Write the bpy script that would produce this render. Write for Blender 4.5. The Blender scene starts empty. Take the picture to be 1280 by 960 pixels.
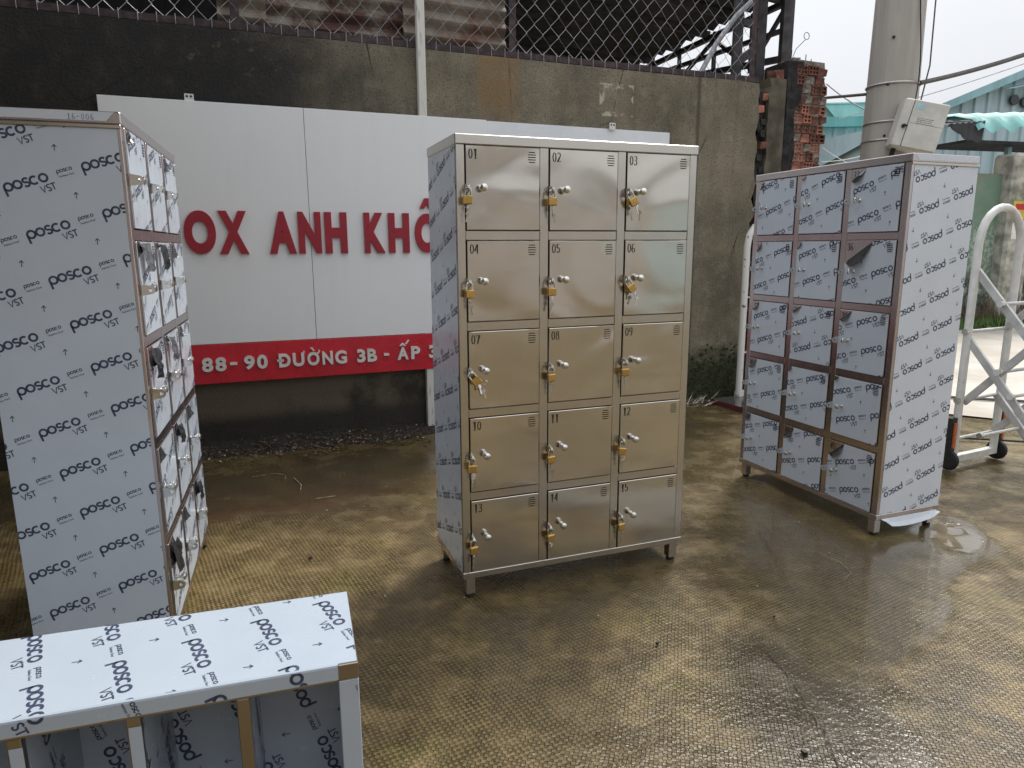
import bpy, math, random
import numpy as np
from mathutils import Vector, Matrix, noise

# ------------------------------------------------------------------ camera, world, sun, exposure
scene = bpy.context.scene
COL = scene.collection
R = math.radians

cam_data = bpy.data.cameras.new('camera')
cam_data.sensor_width = 36.0
cam_data.lens = 867.9 / 1280 * 36.0
cam_data.clip_start = 0.05
cam_data.clip_end = 2000
cam = bpy.data.objects.new('camera', cam_data)
COL.objects.link(cam)
_p, _r = 0.1939, -0.0049
_f = Vector((0, math.cos(_p), -math.sin(_p)))
_u = Vector((0, math.sin(_p), math.cos(_p)))
_x = Vector((1, 0, 0))
_cr = _x * math.cos(_r) + _u * math.sin(_r)
_cu = -_x * math.sin(_r) + _u * math.cos(_r)
_m = Matrix((_cr, _cu, -_f)).transposed().to_4x4()
_m.translation = (0, 0, 1.399)
cam.matrix_world = _m
scene.camera = cam

SUN_AZ = R(34)      # clockwise from +Y, so the sun stands to the right
SUN_EL = R(54)
world = bpy.data.worlds.new('World')
scene.world = world
world.use_nodes = True
wn, wl = world.node_tree.nodes, world.node_tree.links
wn.clear()
w_out = wn.new('ShaderNodeOutputWorld')
w_bg = wn.new('ShaderNodeBackground')
w_sky = wn.new('ShaderNodeTexSky')
w_sky.sky_type = 'NISHITA'
w_sky.sun_disc = False
w_sky.sun_elevation = SUN_EL
w_sky.sun_rotation = SUN_AZ
w_sky.air_density = 1.0
w_sky.dust_density = 4.0
w_hsv = wn.new('ShaderNodeHueSaturation')
w_hsv.inputs['Saturation'].default_value = 0.35
# thin cloud: an even white veil with soft patches over the clear sky
w_co = wn.new('ShaderNodeTexCoord')
w_ns = wn.new('ShaderNodeTexNoise')
w_ns.inputs['Scale'].default_value = 3.2
w_ns.inputs['Detail'].default_value = 6
w_rmp = wn.new('ShaderNodeMapRange')
w_rmp.inputs['From Min'].default_value = 0.3
w_rmp.inputs['From Max'].default_value = 0.7
w_rmp.inputs['To Min'].default_value = 0.62
w_rmp.inputs['To Max'].default_value = 0.9
w_mix = wn.new('ShaderNodeMix')
w_mix.data_type = 'RGBA'
w_sep = wn.new('ShaderNodeSeparateXYZ')
w_el = wn.new('ShaderNodeMapRange')
w_el.inputs['From Min'].default_value = 0.0
w_el.inputs['From Max'].default_value = 1.0
w_el.inputs['To Min'].default_value = 0.66
w_el.inputs['To Max'].default_value = 1.75
w_ve = wn.new('ShaderNodeMix')
w_ve.data_type = 'RGBA'
w_ve.blend_type = 'MULTIPLY'
w_ve.inputs[0].default_value = 1.0
w_ve.inputs[6].default_value = (10.4, 10.7, 11.2, 1)
wl.new(w_co.outputs['Generated'], w_sep.inputs[0])
wl.new(w_sep.outputs['Z'], w_el.inputs['Value'])
wl.new(w_el.outputs[0], w_ve.inputs[7])
wl.new(w_ve.outputs[2], w_mix.inputs[7])
w_bg.inputs['Strength'].default_value = 0.077
wl.new(w_sky.outputs[0], w_hsv.inputs['Color'])
wl.new(w_co.outputs['Generated'], w_ns.inputs['Vector'])
wl.new(w_ns.outputs['Fac'], w_rmp.inputs['Value'])
wl.new(w_rmp.outputs[0], w_mix.inputs[0])
wl.new(w_hsv.outputs[0], w_mix.inputs[6])
wl.new(w_mix.outputs[2], w_bg.inputs['Color'])
wl.new(w_bg.outputs[0], w_out.inputs['Surface'])

sun_data = bpy.data.lights.new('sun', 'SUN')
sun_data.energy = 2.5
sun_data.angle = R(18)
sun_data.color = (1.0, 0.96, 0.9)
sun = bpy.data.objects.new('sun', sun_data)
COL.objects.link(sun)
_sd = Vector((math.sin(SUN_AZ) * math.cos(SUN_EL), math.cos(SUN_AZ) * math.cos(SUN_EL), math.sin(SUN_EL)))
sun.rotation_euler = _sd.to_track_quat('Z', 'Y').to_euler()
sun.location = _sd * 30

scene.view_settings.view_transform = 'Standard'
scene.view_settings.look = 'None'
scene.view_settings.gamma = 1.0
scene.view_settings.exposure = 0.35
scene.view_settings.use_curve_mapping = False
scene.cycles.max_bounces = 5
scene.cycles.diffuse_bounces = 3
scene.cycles.glossy_bounces = 3

random.seed(11)

# ------------------------------------------------------------------ helpers
class MB:
    """collects polygons and links them as one mesh object"""
    def __init__(self):
        self.v, self.f, self.mi = [], [], []
    def poly(self, pts, mi=0):
        n = len(self.v)
        self.v.extend([tuple(p) for p in pts])
        self.f.append(tuple(range(n, n + len(pts))))
        self.mi.append(mi)
    def add(self, verts, faces, mi=0):
        n = len(self.v)
        self.v.extend([tuple(p) for p in verts])
        for f in faces:
            self.f.append(tuple(i + n for i in f))
            self.mi.append(mi)
    def box(self, x0, x1, y0, y1, z0, z1, mi=0):
        v = [(x0, y0, z0), (x1, y0, z0), (x1, y1, z0), (x0, y1, z0), (x0, y0, z1), (x1, y0, z1), (x1, y1, z1), (x0, y1, z1)]
        self.add(v, [(0, 3, 2, 1), (4, 5, 6, 7), (0, 1, 5, 4), (1, 2, 6, 5), (2, 3, 7, 6), (3, 0, 4, 7)], mi)
    def cbox(self, x0, x1, y0, y1, z0, z1, c=0.002, mi=0):
        """box with chamfered edges"""
        lo, hi = (x0, y0, z0), (x1, y1, z1)
        c = min(c, (x1 - x0) / 2.2, (y1 - y0) / 2.2, (z1 - z0) / 2.2)
        V, idx = [], {}
        for sx in (0, 1):
            for sy in (0, 1):
                for sz in (0, 1):
                    s = (sx, sy, sz)
                    for a in range(3):
                        p = [0, 0, 0]
                        for k in range(3):
                            full = hi[k] if s[k] else lo[k]
                            p[k] = full if k == a else full + (-c if s[k] else c)
                        idx[(s, a)] = len(V)
                        V.append(tuple(p))
        F = []
        for a in range(3):
            b, d = (a + 1) % 3, (a + 2) % 3
            for sa in (0, 1):
                q = []
                for (sb, sd) in ((0, 0), (1, 0), (1, 1), (0, 1)):
                    s = [0, 0, 0]; s[a] = sa; s[b] = sb; s[d] = sd
                    q.append(idx[(tuple(s), a)])
                F.append(tuple(q if sa else q[::-1]))
            for sb in (0, 1):
                for sd in (0, 1):
                    s0 = [0, 0, 0]; s1 = [0, 0, 0]
                    s0[b] = s1[b] = sb; s0[d] = s1[d] = sd
                    s1[a] = 1
                    s0, s1 = tuple(s0), tuple(s1)
                    q = (idx[(s0, b)], idx[(s1, b)], idx[(s1, d)], idx[(s0, d)])
                    F.append(q if (sb == sd) else q[::-1])
        for s in [(i, j, k) for i in (0, 1) for j in (0, 1) for k in (0, 1)]:
            t = (idx[(s, 0)], idx[(s, 1)], idx[(s, 2)])
            F.append(t if sum(s) % 2 else t[::-1])
        self.add(V, F, mi)
    def tube(self, pts, r, n=8, cap=True, mi=0, closed=False):
        pts = [Vector(p) for p in pts]
        m = len(pts)
        rr = r if isinstance(r, (list, tuple)) else [r] * m
        V, F = [], []
        up = None
        for i, p in enumerate(pts):
            if closed:
                t = pts[(i + 1) % m] - pts[i - 1]
            else:
                t = pts[min(i + 1, m - 1)] - pts[max(i - 1, 0)]
            t.normalize()
            if up is None:
                up = Vector((0, 0, 1)) if abs(t.z) < 0.9 else Vector((1, 0, 0))
            a = t.cross(up)
            if a.length < 1e-4:
                a = t.cross(Vector((0.3, 1, 0.2)))
            a.normalize()
            b = a.cross(t).normalized()
            up = b
            for k in range(n):
                w = 2 * math.pi * k / n
                V.append(p + (a * math.cos(w) + b * math.sin(w)) * rr[i])
        lim = m if closed else m - 1
        for i in range(lim):
            j = (i + 1) % m
            for k in range(n):
                l = (k + 1) % n
                F.append((i * n + k, i * n + l, j * n + l, j * n + k))
        if cap and not closed:
            F.append(tuple(range(n))[::-1])
            F.append(tuple((m - 1) * n + k for k in range(n)))
        self.add(V, F, mi)
    def beam(self, a, b, w, h, mi=0, up=(0, 0, 1)):
        """square bar from a to b"""
        a, b = Vector(a), Vector(b)
        t = (b - a).normalized()
        s = t.cross(Vector(up))
        if s.length < 1e-3:
            s = t.cross(Vector((0, 1, 0)))
        s.normalize()
        q = s.cross(t).normalized()
        V = []
        for p in (a, b):
            for (i, j) in ((-1, -1), (1, -1), (1, 1), (-1, 1)):
                V.append(p + s * i * w / 2 + q * j * h / 2)
        self.add(V, [(0, 1, 2, 3), (7, 6, 5, 4), (0, 4, 5, 1), (1, 5, 6, 2), (2, 6, 7, 3), (3, 7, 4, 0)], mi)
    def lathe(self, prof, n=14, axis='z', o=(0, 0, 0), mi=0):
        V, F = [], []
        for (r, h) in prof:
            for k in range(n):
                w = 2 * math.pi * k / n
                c, s = r * math.cos(w), r * math.sin(w)
                p = (c, s, h) if axis == 'z' else ((c, -h, s) if axis == 'y' else (h, c, s))
                V.append((p[0] + o[0], p[1] + o[1], p[2] + o[2]))
        for i in range(len(prof) - 1):
            for k in range(n):
                l = (k + 1) % n
                F.append((i * n + k, i * n + l, (i + 1) * n + l, (i + 1) * n + k))
        F.append(tuple(range(n))[::-1])
        F.append(tuple((len(prof) - 1) * n + k for k in range(n)))
        self.add(V, F, mi)
    def mesh(self, name, mats, smooth=False, weld=False):
        me = bpy.data.meshes.new(name)
        me.from_pydata(self.v, [], self.f)
        for m in (mats if isinstance(mats, (list, tuple)) else [mats]):
            me.materials.append(m)
        if any(self.mi):
            me.polygons.foreach_set('material_index', self.mi)
        if smooth:
            me.polygons.foreach_set('use_smooth', [True] * len(me.polygons))
            me.set_sharp_from_angle(angle=R(38))
        me.update()
        return me
    def build(self, name, mats, parent=None, smooth=False):
        o = link(name, self.mesh(name, mats, smooth), parent)
        if name in ('printed_lettering', 'notice_text', 'wire_mesh'):
            o['kind'] = 'stuff'                       # too small to pick apart letter by letter
        return o

def link(name, me, parent=None, loc=None, rot=None):
    o = bpy.data.objects.new(name, me)
    COL.objects.link(o)
    if parent:
        o.parent = parent
    if loc:
        o.location = loc
    if rot:
        o.rotation_euler = rot
    return o

def tag(o, label=None, cat=None, group=None, kind=None):
    if label: o['label'] = label
    if cat: o['category'] = cat
    if group: o['group'] = group
    if kind: o['kind'] = kind
    return o

def empty(name, loc, rz=0.0, **kw):
    o = bpy.data.objects.new(name, None)
    o.empty_display_size = 0.1
    COL.objects.link(o)
    o.location = loc
    o.rotation_euler = (0, 0, rz)
    return tag(o, **kw)

# ------------------------------------------------------------------ materials
class NT:
    def __init__(self, name):
        self.m = bpy.data.materials.new(name)
        self.m.use_nodes = True
        self.n = self.m.node_tree.nodes
        self.l = self.m.node_tree.links
        self.b = self.n['Principled BSDF']
        self.co = self.n.new('ShaderNodeTexCoord')
    def set(self, **k):
        for a, v in k.items():
            self.put(a.replace('_', ' '), v)
        return self
    def put(self, name, v):
        s = self.b.inputs[name]
        if hasattr(v, 'links'):
            self.l.new(v, s)
        elif isinstance(v, (tuple, list)):
            s.default_value = (*v, 1) if len(v) == 3 else v
        else:
            s.default_value = v
    def vec(self, scale=(1, 1, 1), rot=(0, 0, 0), loc=(0, 0, 0)):
        mp = self.n.new('ShaderNodeMapping')
        mp.inputs['Scale'].default_value = scale
        mp.inputs['Rotation'].default_value = rot
        mp.inputs['Location'].default_value = loc
        self.l.new(self.co.outputs['Object'], mp.inputs['Vector'])
        return mp.outputs[0]
    def noise(self, scale, detail=4, rough=0.55, vec=None, dist=0):
        t = self.n.new('ShaderNodeTexNoise')
        t.inputs['Scale'].default_value = scale
        t.inputs['Detail'].default_value = detail
        t.inputs['Roughness'].default_value = rough
        t.inputs['Distortion'].default_value = dist
        self.l.new(vec if vec is not None else self.co.outputs['Object'], t.inputs['Vector'])
        return t.outputs['Fac']
    def voro(self, scale, vec=None, feature='F1'):
        t = self.n.new('ShaderNodeTexVoronoi')
        t.inputs['Scale'].default_value = scale
        t.feature = feature
        self.l.new(vec if vec is not None else self.co.outputs['Object'], t.inputs['Vector'])
        return t.outputs['Distance']
    def ramp(self, v, a, b, lo=0.0, hi=1.0, smooth=True):
        t = self.n.new('ShaderNodeMapRange')
        t.interpolation_type = 'SMOOTHSTEP' if smooth else 'LINEAR'
        for k, x in (('From Min', a), ('From Max', b), ('To Min', lo), ('To Max', hi)):
            t.inputs[k].default_value = x
        self.l.new(v, t.inputs['Value'])
        return t.outputs[0]
    def math(self, op, a, b=0.0, c=None):
        t = self.n.new('ShaderNodeMath')
        t.operation = op
        for i, x in enumerate((a, b, c)):
            if x is None: continue
            if hasattr(x, 'links'): self.l.new(x, t.inputs[i])
            else: t.inputs[i].default_value = x
        return t.outputs[0]
    def mix(self, f, a, b):
        t = self.n.new('ShaderNodeMix')
        t.data_type = 'RGBA'
        for i, x in ((0, f), (6, a), (7, b)):
            if hasattr(x, 'links'): self.l.new(x, t.inputs[i])
            elif isinstance(x, (tuple, list)): t.inputs[i].default_value = (*x, 1)
            else: t.inputs[i].default_value = x
        return t.outputs[2]
    def sep(self, v=None):
        t = self.n.new('ShaderNodeSeparateXYZ')
        self.l.new(v if v is not None else self.co.outputs['Object'], t.inputs[0])
        return t.outputs
    def attr(self, name):
        t = self.n.new('ShaderNodeAttribute')
        t.attribute_name = name
        return t.outputs['Fac']
    def bump(self, h, strength=0.3, dist=0.01, normal=None):
        t = self.n.new('ShaderNodeBump')
        t.inputs['Strength'].default_value = strength
        t.inputs['Distance'].default_value = dist
        self.l.new(h, t.inputs['Height'])
        if normal is not None: self.l.new(normal, t.inputs['Normal'])
        self.l.new(t.outputs[0], self.b.inputs['Normal'])
        return t.outputs[0]

def simple(name, col, rough=0.5, metal=0.0, var=0.15, scale=12, bump=0.0):
    t = NT(name)
    n = t.noise(scale, 5)
    lo = tuple(c * (1 - var) for c in col)
    hi = tuple(min(1, c * (1 + var)) for c in col)
    t.put('Base Color', t.mix(t.ramp(n, 0.3, 0.7), lo, hi))
    t.put('Roughness', t.ramp(t.noise(scale * 2.3, 4), 0.3, 0.7, max(0.02, rough - 0.08), min(1, rough + 0.1)))
    t.put('Metallic', metal)
    if bump:
        t.bump(t.noise(scale * 4, 6), bump, 0.01)
    return t.m

M = {}
# bare stainless steel, brushed lengthways and gently buckled like thin sheet
def steel(name, col, rough, wave=0.0, brush=(1, 1, 90), rand=False):
    t = NT(name)
    v = t.vec(brush)
    br = t.noise(3.0, 5, 0.7, v)
    sm = t.noise(9, 4)
    t.put('Base Color', t.mix(t.ramp(sm, 0.35, 0.7), tuple(c * 0.95 for c in col), col))
    t.put('Metallic', 1.0)
    t.put('Roughness', t.math('ADD', t.ramp(br, 0.3, 0.7, rough - 0.01, rough + 0.015), t.ramp(sm, 0.4, 0.75, 0, 0.03)))
    h = t.math('MULTIPLY', t.noise(3, 1), 0.05)
    if wave:
        oi = t.n.new('ShaderNodeObjectInfo')
        va = t.n.new('ShaderNodeVectorMath'); va.operation = 'MULTIPLY_ADD'
        t.l.new(t.co.outputs['Object'], va.inputs[0])
        va.inputs[1].default_value = (2.0, 1, 4.0)
        cmb = t.n.new('ShaderNodeCombineXYZ')
        rr = t.math('MULTIPLY', oi.outputs['Random'], 37.0)
        for i in range(3): t.l.new(rr, cmb.inputs[i])
        t.l.new(cmb.outputs[0], va.inputs[2])
        wv = t.noise(1.0, 1.0, 0.35, va.outputs[0], 0.9)
        h = t.math('ADD', h, t.math('MULTIPLY', wv, wave))
    t.bump(h, 0.6, 0.01)
    return t.m
M['steel_door'] = steel('stainless door', (0.66, 0.62, 0.555), 0.14, wave=1.6, brush=(1.2, 1, 60))
M['steel'] = steel('stainless frame', (0.62, 0.585, 0.53), 0.22, wave=0.12, brush=(40, 40, 2))
M['steel_h'] = steel('stainless rail', (0.62, 0.585, 0.53), 0.22, wave=0.12, brush=(2, 40, 60))
M['steel_pink'] = steel('stainless frame with pinkish cast', (0.58, 0.52, 0.515), 0.24, wave=0.1, brush=(30, 30, 2))
M['chrome'] = simple('polished steel', (0.72, 0.71, 0.69), 0.12, 1.0, 0.05)
M['dark_hole'] = simple('dark inside of a slot', (0.012, 0.012, 0.012), 0.8)
M['rubber'] = simple('black rubber', (0.015, 0.015, 0.016), 0.6)
M['brass'] = simple('brass', (0.62, 0.40, 0.13), 0.34, 0.85, 0.12, 60)
M['print'] = simple('navy print', (0.05, 0.065, 0.12), 0.45, 0, 0.3, 40)
M['print_pale'] = simple('thin blue print', (0.04, 0.07, 0.2), 0.45, 0, 0.3, 60)
M['number'] = simple('black stamped number', (0.02, 0.018, 0.016), 0.5)
def film(name, col, rough):
    t = NT(name)
    sm = t.noise(5, 3)
    t.put('Base Color', t.mix(t.ramp(sm, 0.3, 0.75), tuple(c * 0.95 for c in col), col))
    t.put('Roughness', t.ramp(t.noise(14, 4), 0.3, 0.7, rough - 0.04, rough + 0.08))
    t.put('Specular IOR Level', 0.6)
    v = t.vec((1, 1, 1))
    fold = t.noise(7, 2, 0.5, v, 0.8)
    bub = t.ramp(t.voro(60), 0.0, 0.25, 1, 0)
    spots = t.math('MULTIPLY', bub, t.ramp(t.noise(4, 2), 0.58, 0.66))
    t.bump(t.math('ADD', t.math('MULTIPLY', fold, 0.35), t.math('MULTIPLY', spots, 0.06)), 0.16, 0.01)
    return t.m
M['film'] = film('pale blue protective film', (0.615, 0.685, 0.775), 0.18)
M['film_white_lit'] = film('white and lit protective film', (0.71, 0.765, 0.84), 0.2)  # same film, brighter light put into its colour; also the white strips
M['film_pale'] = film('pale bluish protective film', (0.50, 0.575, 0.67), 0.2)
M['film_back'] = simple('dark back of the film', (0.03, 0.032, 0.037), 0.28, 0, 0.2, 20, 0.1)
M['film_crumple'] = simple('crumpled silvery film', (0.22, 0.23, 0.25), 0.2, 0.5, 0.5, 40, 0.3)

# ------------------------------------------------------------------ the ground (one sheet, dense near the camera)
def poly_sd(X, Y, P):
    """signed distance to a polygon, positive inside (numpy)"""
    P = np.array(P, float)
    d = np.full(X.shape, 1e9)
    inside = np.zeros(X.shape, bool)
    for i in range(len(P)):
        a, b = P[i], P[(i + 1) % len(P)]
        e = b - a
        t = np.clip(((X - a[0]) * e[0] + (Y - a[1]) * e[1]) / (e @ e), 0, 1)
        d = np.minimum(d, np.hypot(X - a[0] - t * e[0], Y - a[1] - t * e[1]))
        c = ((a[1] > Y) != (b[1] > Y))
        with np.errstate(divide='ignore', invalid='ignore'):
            xi = (b[0] - a[0]) * (Y - a[1]) / (b[1] - a[1]) + a[0]
        inside ^= c & (X < xi)
    return np.where(inside, d, -d)

def sstep(x, a, b):
    t = np.clip((x - a) / (b - a), 0, 1)
    return t * t * (3 - 2 * t)

xs = [-90, -50, -25, -12, -7, -4] + list(np.arange(-3.2, 4.2, 0.035)) + [4.6, 5.5, 7, 9, 12, 18, 28, 50, 90]
ys = [-60, -30, -15, -8, -4, -1.5, 0, 0.8] + list(np.arange(1.2, 6.8, 0.035)) + [7.2, 8, 9, 11, 14, 18, 25, 40, 70, 120]
XX, YY = np.meshgrid(np.array(xs), np.array(ys))
nz = np.array([noise.noise(Vector((x * 1.4, y * 1.4, 3.1))) + 0.5 * noise.noise(Vector((x * 4, y * 4, 8))) for x, y in zip(XX.ravel(), YY.ravel())]).reshape(XX.shape)
wetR = [(2.31, 3.51), (2.39, 3.35), (2.3, 3.03), (2.02, 2.84), (1.82, 2.64), (1.71, 2.42), (1.62, 2.31), (1.44, 2.22), (1.28, 2.15), (1.12, 2.1), (0.98, 2.07), (1.04, 1.98), (1.13, 1.85), (1.16, 1.75), (1.16, 1.4), (0.78, 1.4), (0.72, 1.93), (0.75, 2.29), (0.69, 2.95), (1.3, 4.74), (1.75, 5.68), (1.52, 4.37), (1.72, 3.11)]
puddle = [(2.18, 3.38), (2.31, 3.35), (2.31, 3.18), (2.12, 3.0), (2.03, 3.06), (2.05, 3.22)]
wetW = [(-3.2, 4.1), (-2.04, 4.34), (-0.54, 4.77), (1.6, 5.9), (1.5, 5.0), (0.9, 4.3), (-0.4, 4.07), (-0.74, 3.8), (-1.39, 3.34), (-3.2, 3.0)]
stain = [(0.91, 2.34), (0.97, 2.05), (1.01, 1.85), (0.98, 1.6), (0.74, 1.6), (0.74, 2.01), (0.78, 2.29)]
wetM = [(0.03, 2.46), (0.21, 2.15), (0.37, 1.79), (0.39, 1.5), (0.13, 1.5), (-0.11, 2.02)]
shadeC = [(-0.35, 2.9), (0.8, 3.1), (0.75, 2.7), (0.3, 2.5), (-0.1, 2.35), (-0.35, 2.5)]  # shade below and before the steel locker, put into the wet mask
def soft(P, w, amp):
    return sstep(poly_sd(XX, YY, P) + nz * amp, -w, w)
inner = sstep(XX - 0.62 - np.maximum(YY - 2.9, 0) * 0.4 + nz * 0.2, 0, 0.65)
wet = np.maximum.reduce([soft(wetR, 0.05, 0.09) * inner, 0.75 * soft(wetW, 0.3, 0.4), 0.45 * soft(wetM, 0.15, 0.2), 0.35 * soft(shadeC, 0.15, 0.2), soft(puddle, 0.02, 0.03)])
dark = np.maximum.reduce([0.9 * soft(stain, 0.14, 0.2), 0.7 * soft(wetW, 0.45, 0.5), 0.35 * soft(wetM, 0.2, 0.2)])
pud = soft(puddle, 0.015, 0.05)
damp = sstep(nz + 0.12 * (YY - 3), -0.25, 0.5) * 0.75
wet = np.maximum(wet, damp * 0.6)
H_ = 0.012 * nz * (np.abs(XX) < 4.1) * (YY > 1.25) * (YY < 6.7) * 0.3 - 0.004 * pud
verts = np.stack([XX.ravel(), YY.ravel(), H_.ravel() - 0.002], 1)
nx_, ny_ = len(xs), len(ys)
faces = [(j * nx_ + i, j * nx_ + i + 1, (j + 1) * nx_ + i + 1, (j + 1) * nx_ + i) for j in range(ny_ - 1) for i in range(nx_ - 1)]
gme = bpy.data.meshes.new('ground')
gme.from_pydata(verts.tolist(), [], faces)
for nm, arr in (('wet', wet), ('dark', dark), ('puddle', pud)):
    at = gme.attributes.new(nm, 'FLOAT', 'POINT')
    at.data.foreach_set('value', arr.ravel().astype(np.float32))
gme.polygons.foreach_set('use_smooth', [True] * len(gme.polygons))

t = NT('stamped yard concrete')
wetA, darkA, pudA = t.attr('wet'), t.attr('dark'), t.attr('puddle')
gv = t.vec((1, 1, 1), (0, 0, R(14)))
wob = t.noise(1.1, 2)
n_fine = t.noise(28, 3, 0.6)
sx, sy, sz = t.sep(gv)
k = 2 * math.pi / 0.024
hx = t.math('SINE', t.math('MULTIPLY', t.math('ADD', sx, t.math('MULTIPLY', wob, 0.05)), k))
hy = t.math('SINE', t.math('MULTIPLY', t.math('ADD', sy, t.math('MULTIPLY', wob, 0.05)), k))
stud = t.math('MULTIPLY', hx, hy)                       # staggered studs, a diamond grid
stud01 = t.ramp(t.math('ADD', stud, t.ramp(n_fine, 0.3, 0.7, -0.3, 0.3)), -0.32, 0.16)
n1, n2, n3 = t.noise(0.9, 6, 0.6), t.noise(6, 6, 0.65), t.noise(40, 4, 0.6)
c1 = t.mix(t.ramp(n1, 0.36, 0.66), (0.11, 0.074, 0.026), (0.25, 0.18, 0.07))
c1 = t.mix(t.ramp(t.noise(2.3, 5, 0.6, t.vec((1, 1, 1), loc=(7, 3, 0))), 0.5, 0.72), c1, (0.19, 0.15, 0.042))
c1 = t.mix(t.math('MULTIPLY', t.ramp(n2, 0.45, 0.7), 0.55), c1, (0.38, 0.275, 0.125))
c1 = t.mix(t.math('MULTIPLY', t.ramp(n3, 0.5, 0.72), 0.4), c1, (0.12, 0.10, 0.06))
c1 = t.mix(t.math('MULTIPLY', t.math('SUBTRACT', 1.0, stud01), t.ramp(n2, 0.3, 0.7, 0.85, 0.3)), c1, (0.032, 0.024, 0.010))
c1 = t.mix(t.math('MULTIPLY', darkA, 0.8), c1, (0.032, 0.025, 0.012))
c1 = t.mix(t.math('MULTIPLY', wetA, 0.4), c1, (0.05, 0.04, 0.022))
t.put('Base Color', c1)
ro = t.ramp(wetA, 0.0, 1.0, 0.40, 0.10, False)
ro = t.math('ADD', ro, t.ramp(n2, 0.3, 0.7, -0.12, 0.1))
ro = t.math('MULTIPLY', ro, t.ramp(pudA, 0, 1, 1.0, 0.1))
t.put('Roughness', t.math('MAXIMUM', ro, 0.02))
t.put('Specular IOR Level', 0.5)
t.put('Coat Weight', t.ramp(wetA, 0.38, 0.85, 0.0, 1.0))
t.put('Coat Roughness', t.ramp(n2, .3, .7, .05, .16))
t.put('Coat IOR', 1.45)
hh = t.math('MULTIPLY', stud01, t.math('MULTIPLY', t.ramp(n1, 0.25, 0.75, 0.45, 1.0), t.ramp(wetA, 0, 1, 1.0, 0.35)))
hh = t.math('ADD', hh, t.math('MULTIPLY', n3, 0.35))
hh = t.math('MULTIPLY', hh, t.ramp(pudA, 0.1, 0.9, 1, 0.0))
t.bump(hh, 1.0, 0.010)
cb = t.n.new('ShaderNodeBump')
cb.inputs['Strength'].default_value = 0.2
cb.inputs['Distance'].default_value = 0.004
t.l.new(t.math('MULTIPLY', hh, 0.6), cb.inputs['Height'])
t.l.new(cb.outputs[0], t.b.inputs['Coat Normal'])
gme.materials.append(t.m)
ground = tag(link('ground', gme), kind='structure')
ground['label'] = 'wet stamped concrete yard, brown and studded'

M['crack'] = simple('crack filled with dirt', (0.02, 0.016, 0.01), 0.7)
def crack(pts, w):
    mb = MB()
    P = []
    for i in range(len(pts) - 1):
        for q in range(6):
            f = q / 6
            x = pts[i][0] * (1 - f) + pts[i + 1][0] * f
            y = pts[i][1] * (1 - f) + pts[i + 1][1] * f
            P.append((x + random.uniform(-.008, .008), y + random.uniform(-.008, .008)))
    P.append(pts[-1])
    prev = None
    for i, (x, y) in enumerate(P):
        ww = w * random.uniform(0.2, 1) * (0.2 if i in (0, len(P) - 1) else 1)
        cur = ((x - ww, y, 0.007), (x + ww, y, 0.007))
        if prev: mb.poly([prev[0], prev[1], cur[1], cur[0]])
        prev = cur
    mb.build('crack', M['crack'], ground)
crack([(1.23, 3.31), (1.21, 3.03), (1.18, 2.86), (1.16, 2.68), (1.14, 2.55)], 0.0018)
crack([(0.89, 2.24), (0.91, 2.07), (0.92, 1.99), (0.9, 1.91), (0.91, 1.82), (0.9, 1.74), (0.89, 1.62)], 0.0022)
crack([(0.45, 2.62), (0.53, 2.51), (0.68, 2.47), (0.84, 2.32)], 0.0016)
crack([(1.31, 2.02), (1.38, 1.9), (1.42, 1.86)], 0.0016)

# road beyond the gate
t = NT('pale road concrete')
n = t.noise(0.7, 6, 0.6); n2 = t.noise(9, 5, 0.6)
t.put('Base Color', t.mix(t.ramp(n, 0.35, 0.7), t.mix(n2, (0.36, 0.32, 0.26), (0.46, 0.42, 0.36)), t.mix(n2, (0.5, 0.47, 0.42), (0.6, 0.57, 0.52))))
t.put('Roughness', 0.75)
t.bump(n2, 0.3, 0.01)
mb = MB()
mb.poly([(3.3, 5.9, 0.012), (6.5, 3.9, 0.012), (30, -3, 0.012), (30, 24, 0.012), (6.0, 12.6, 0.012), (3.9, 7.4, 0.012)])
road = tag(mb.build('road', t.m), kind='structure')
road['label'] = 'pale dry concrete road beyond the white gate'

# ------------------------------------------------------------------ boundary wall; local x runs along the wall, local -y faces the yard
WY = R(21.6)
WALL_LOC = (0, 5.60, 0)
def wpt(s, off, z=0.0):
    """world point: s metres along the wall, off metres in front of it"""
    return Vector((s * math.cos(WY) + off * math.sin(WY), 5.60 + s * math.sin(WY) - off * math.cos(WY), z))

t = NT('stained cement render')
sx, sy, sz = t.sep()
n1, n2, n3 = t.noise(1.3, 6, 0.6), t.noise(7, 6, 0.65), t.noise(60, 4, 0.6)
strk = t.noise(2.2, 5, 0.6, t.vec((3.5, 1, 0.35)))
c = t.mix(t.ramp(n1, 0.3, 0.7), (0.115, 0.098, 0.068), (0.245, 0.21, 0.148))
c = t.mix(t.math('MULTIPLY', t.ramp(n2, 0.45, 0.75), 0.5), c, (0.36, 0.32, 0.24))
c = t.mix(t.math('MULTIPLY', t.ramp(strk, 0.48, 0.72), 0.42), c, (0.065, 0.06, 0.05))
c = t.mix(t.math('MULTIPLY', t.ramp(n3, 0.54, 0.66), 0.65), c, (0.04, 0.036, 0.026))
n4 = t.noise(110, 3, 0.6)
c = t.mix(t.math('MULTIPLY', t.ramp(n4, 0.56, 0.68), 0.5), c, (0.42, 0.38, 0.29))
pock = t.ramp(t.voro(9), 0.02, 0.05, 1, 0)
c = t.mix(t.math('MULTIPLY', pock, t.ramp(t.noise(3, 2), 0.5, 0.55)), c, (0.015, 0.013, 0.01))
hair = t.voro(1.1, t.vec((1, 1, .7)), 'DISTANCE_TO_EDGE')
hair = t.math('ADD', hair, t.math('MULTIPLY', t.math('SUBTRACT', n2, 0.5), 0.03))
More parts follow.
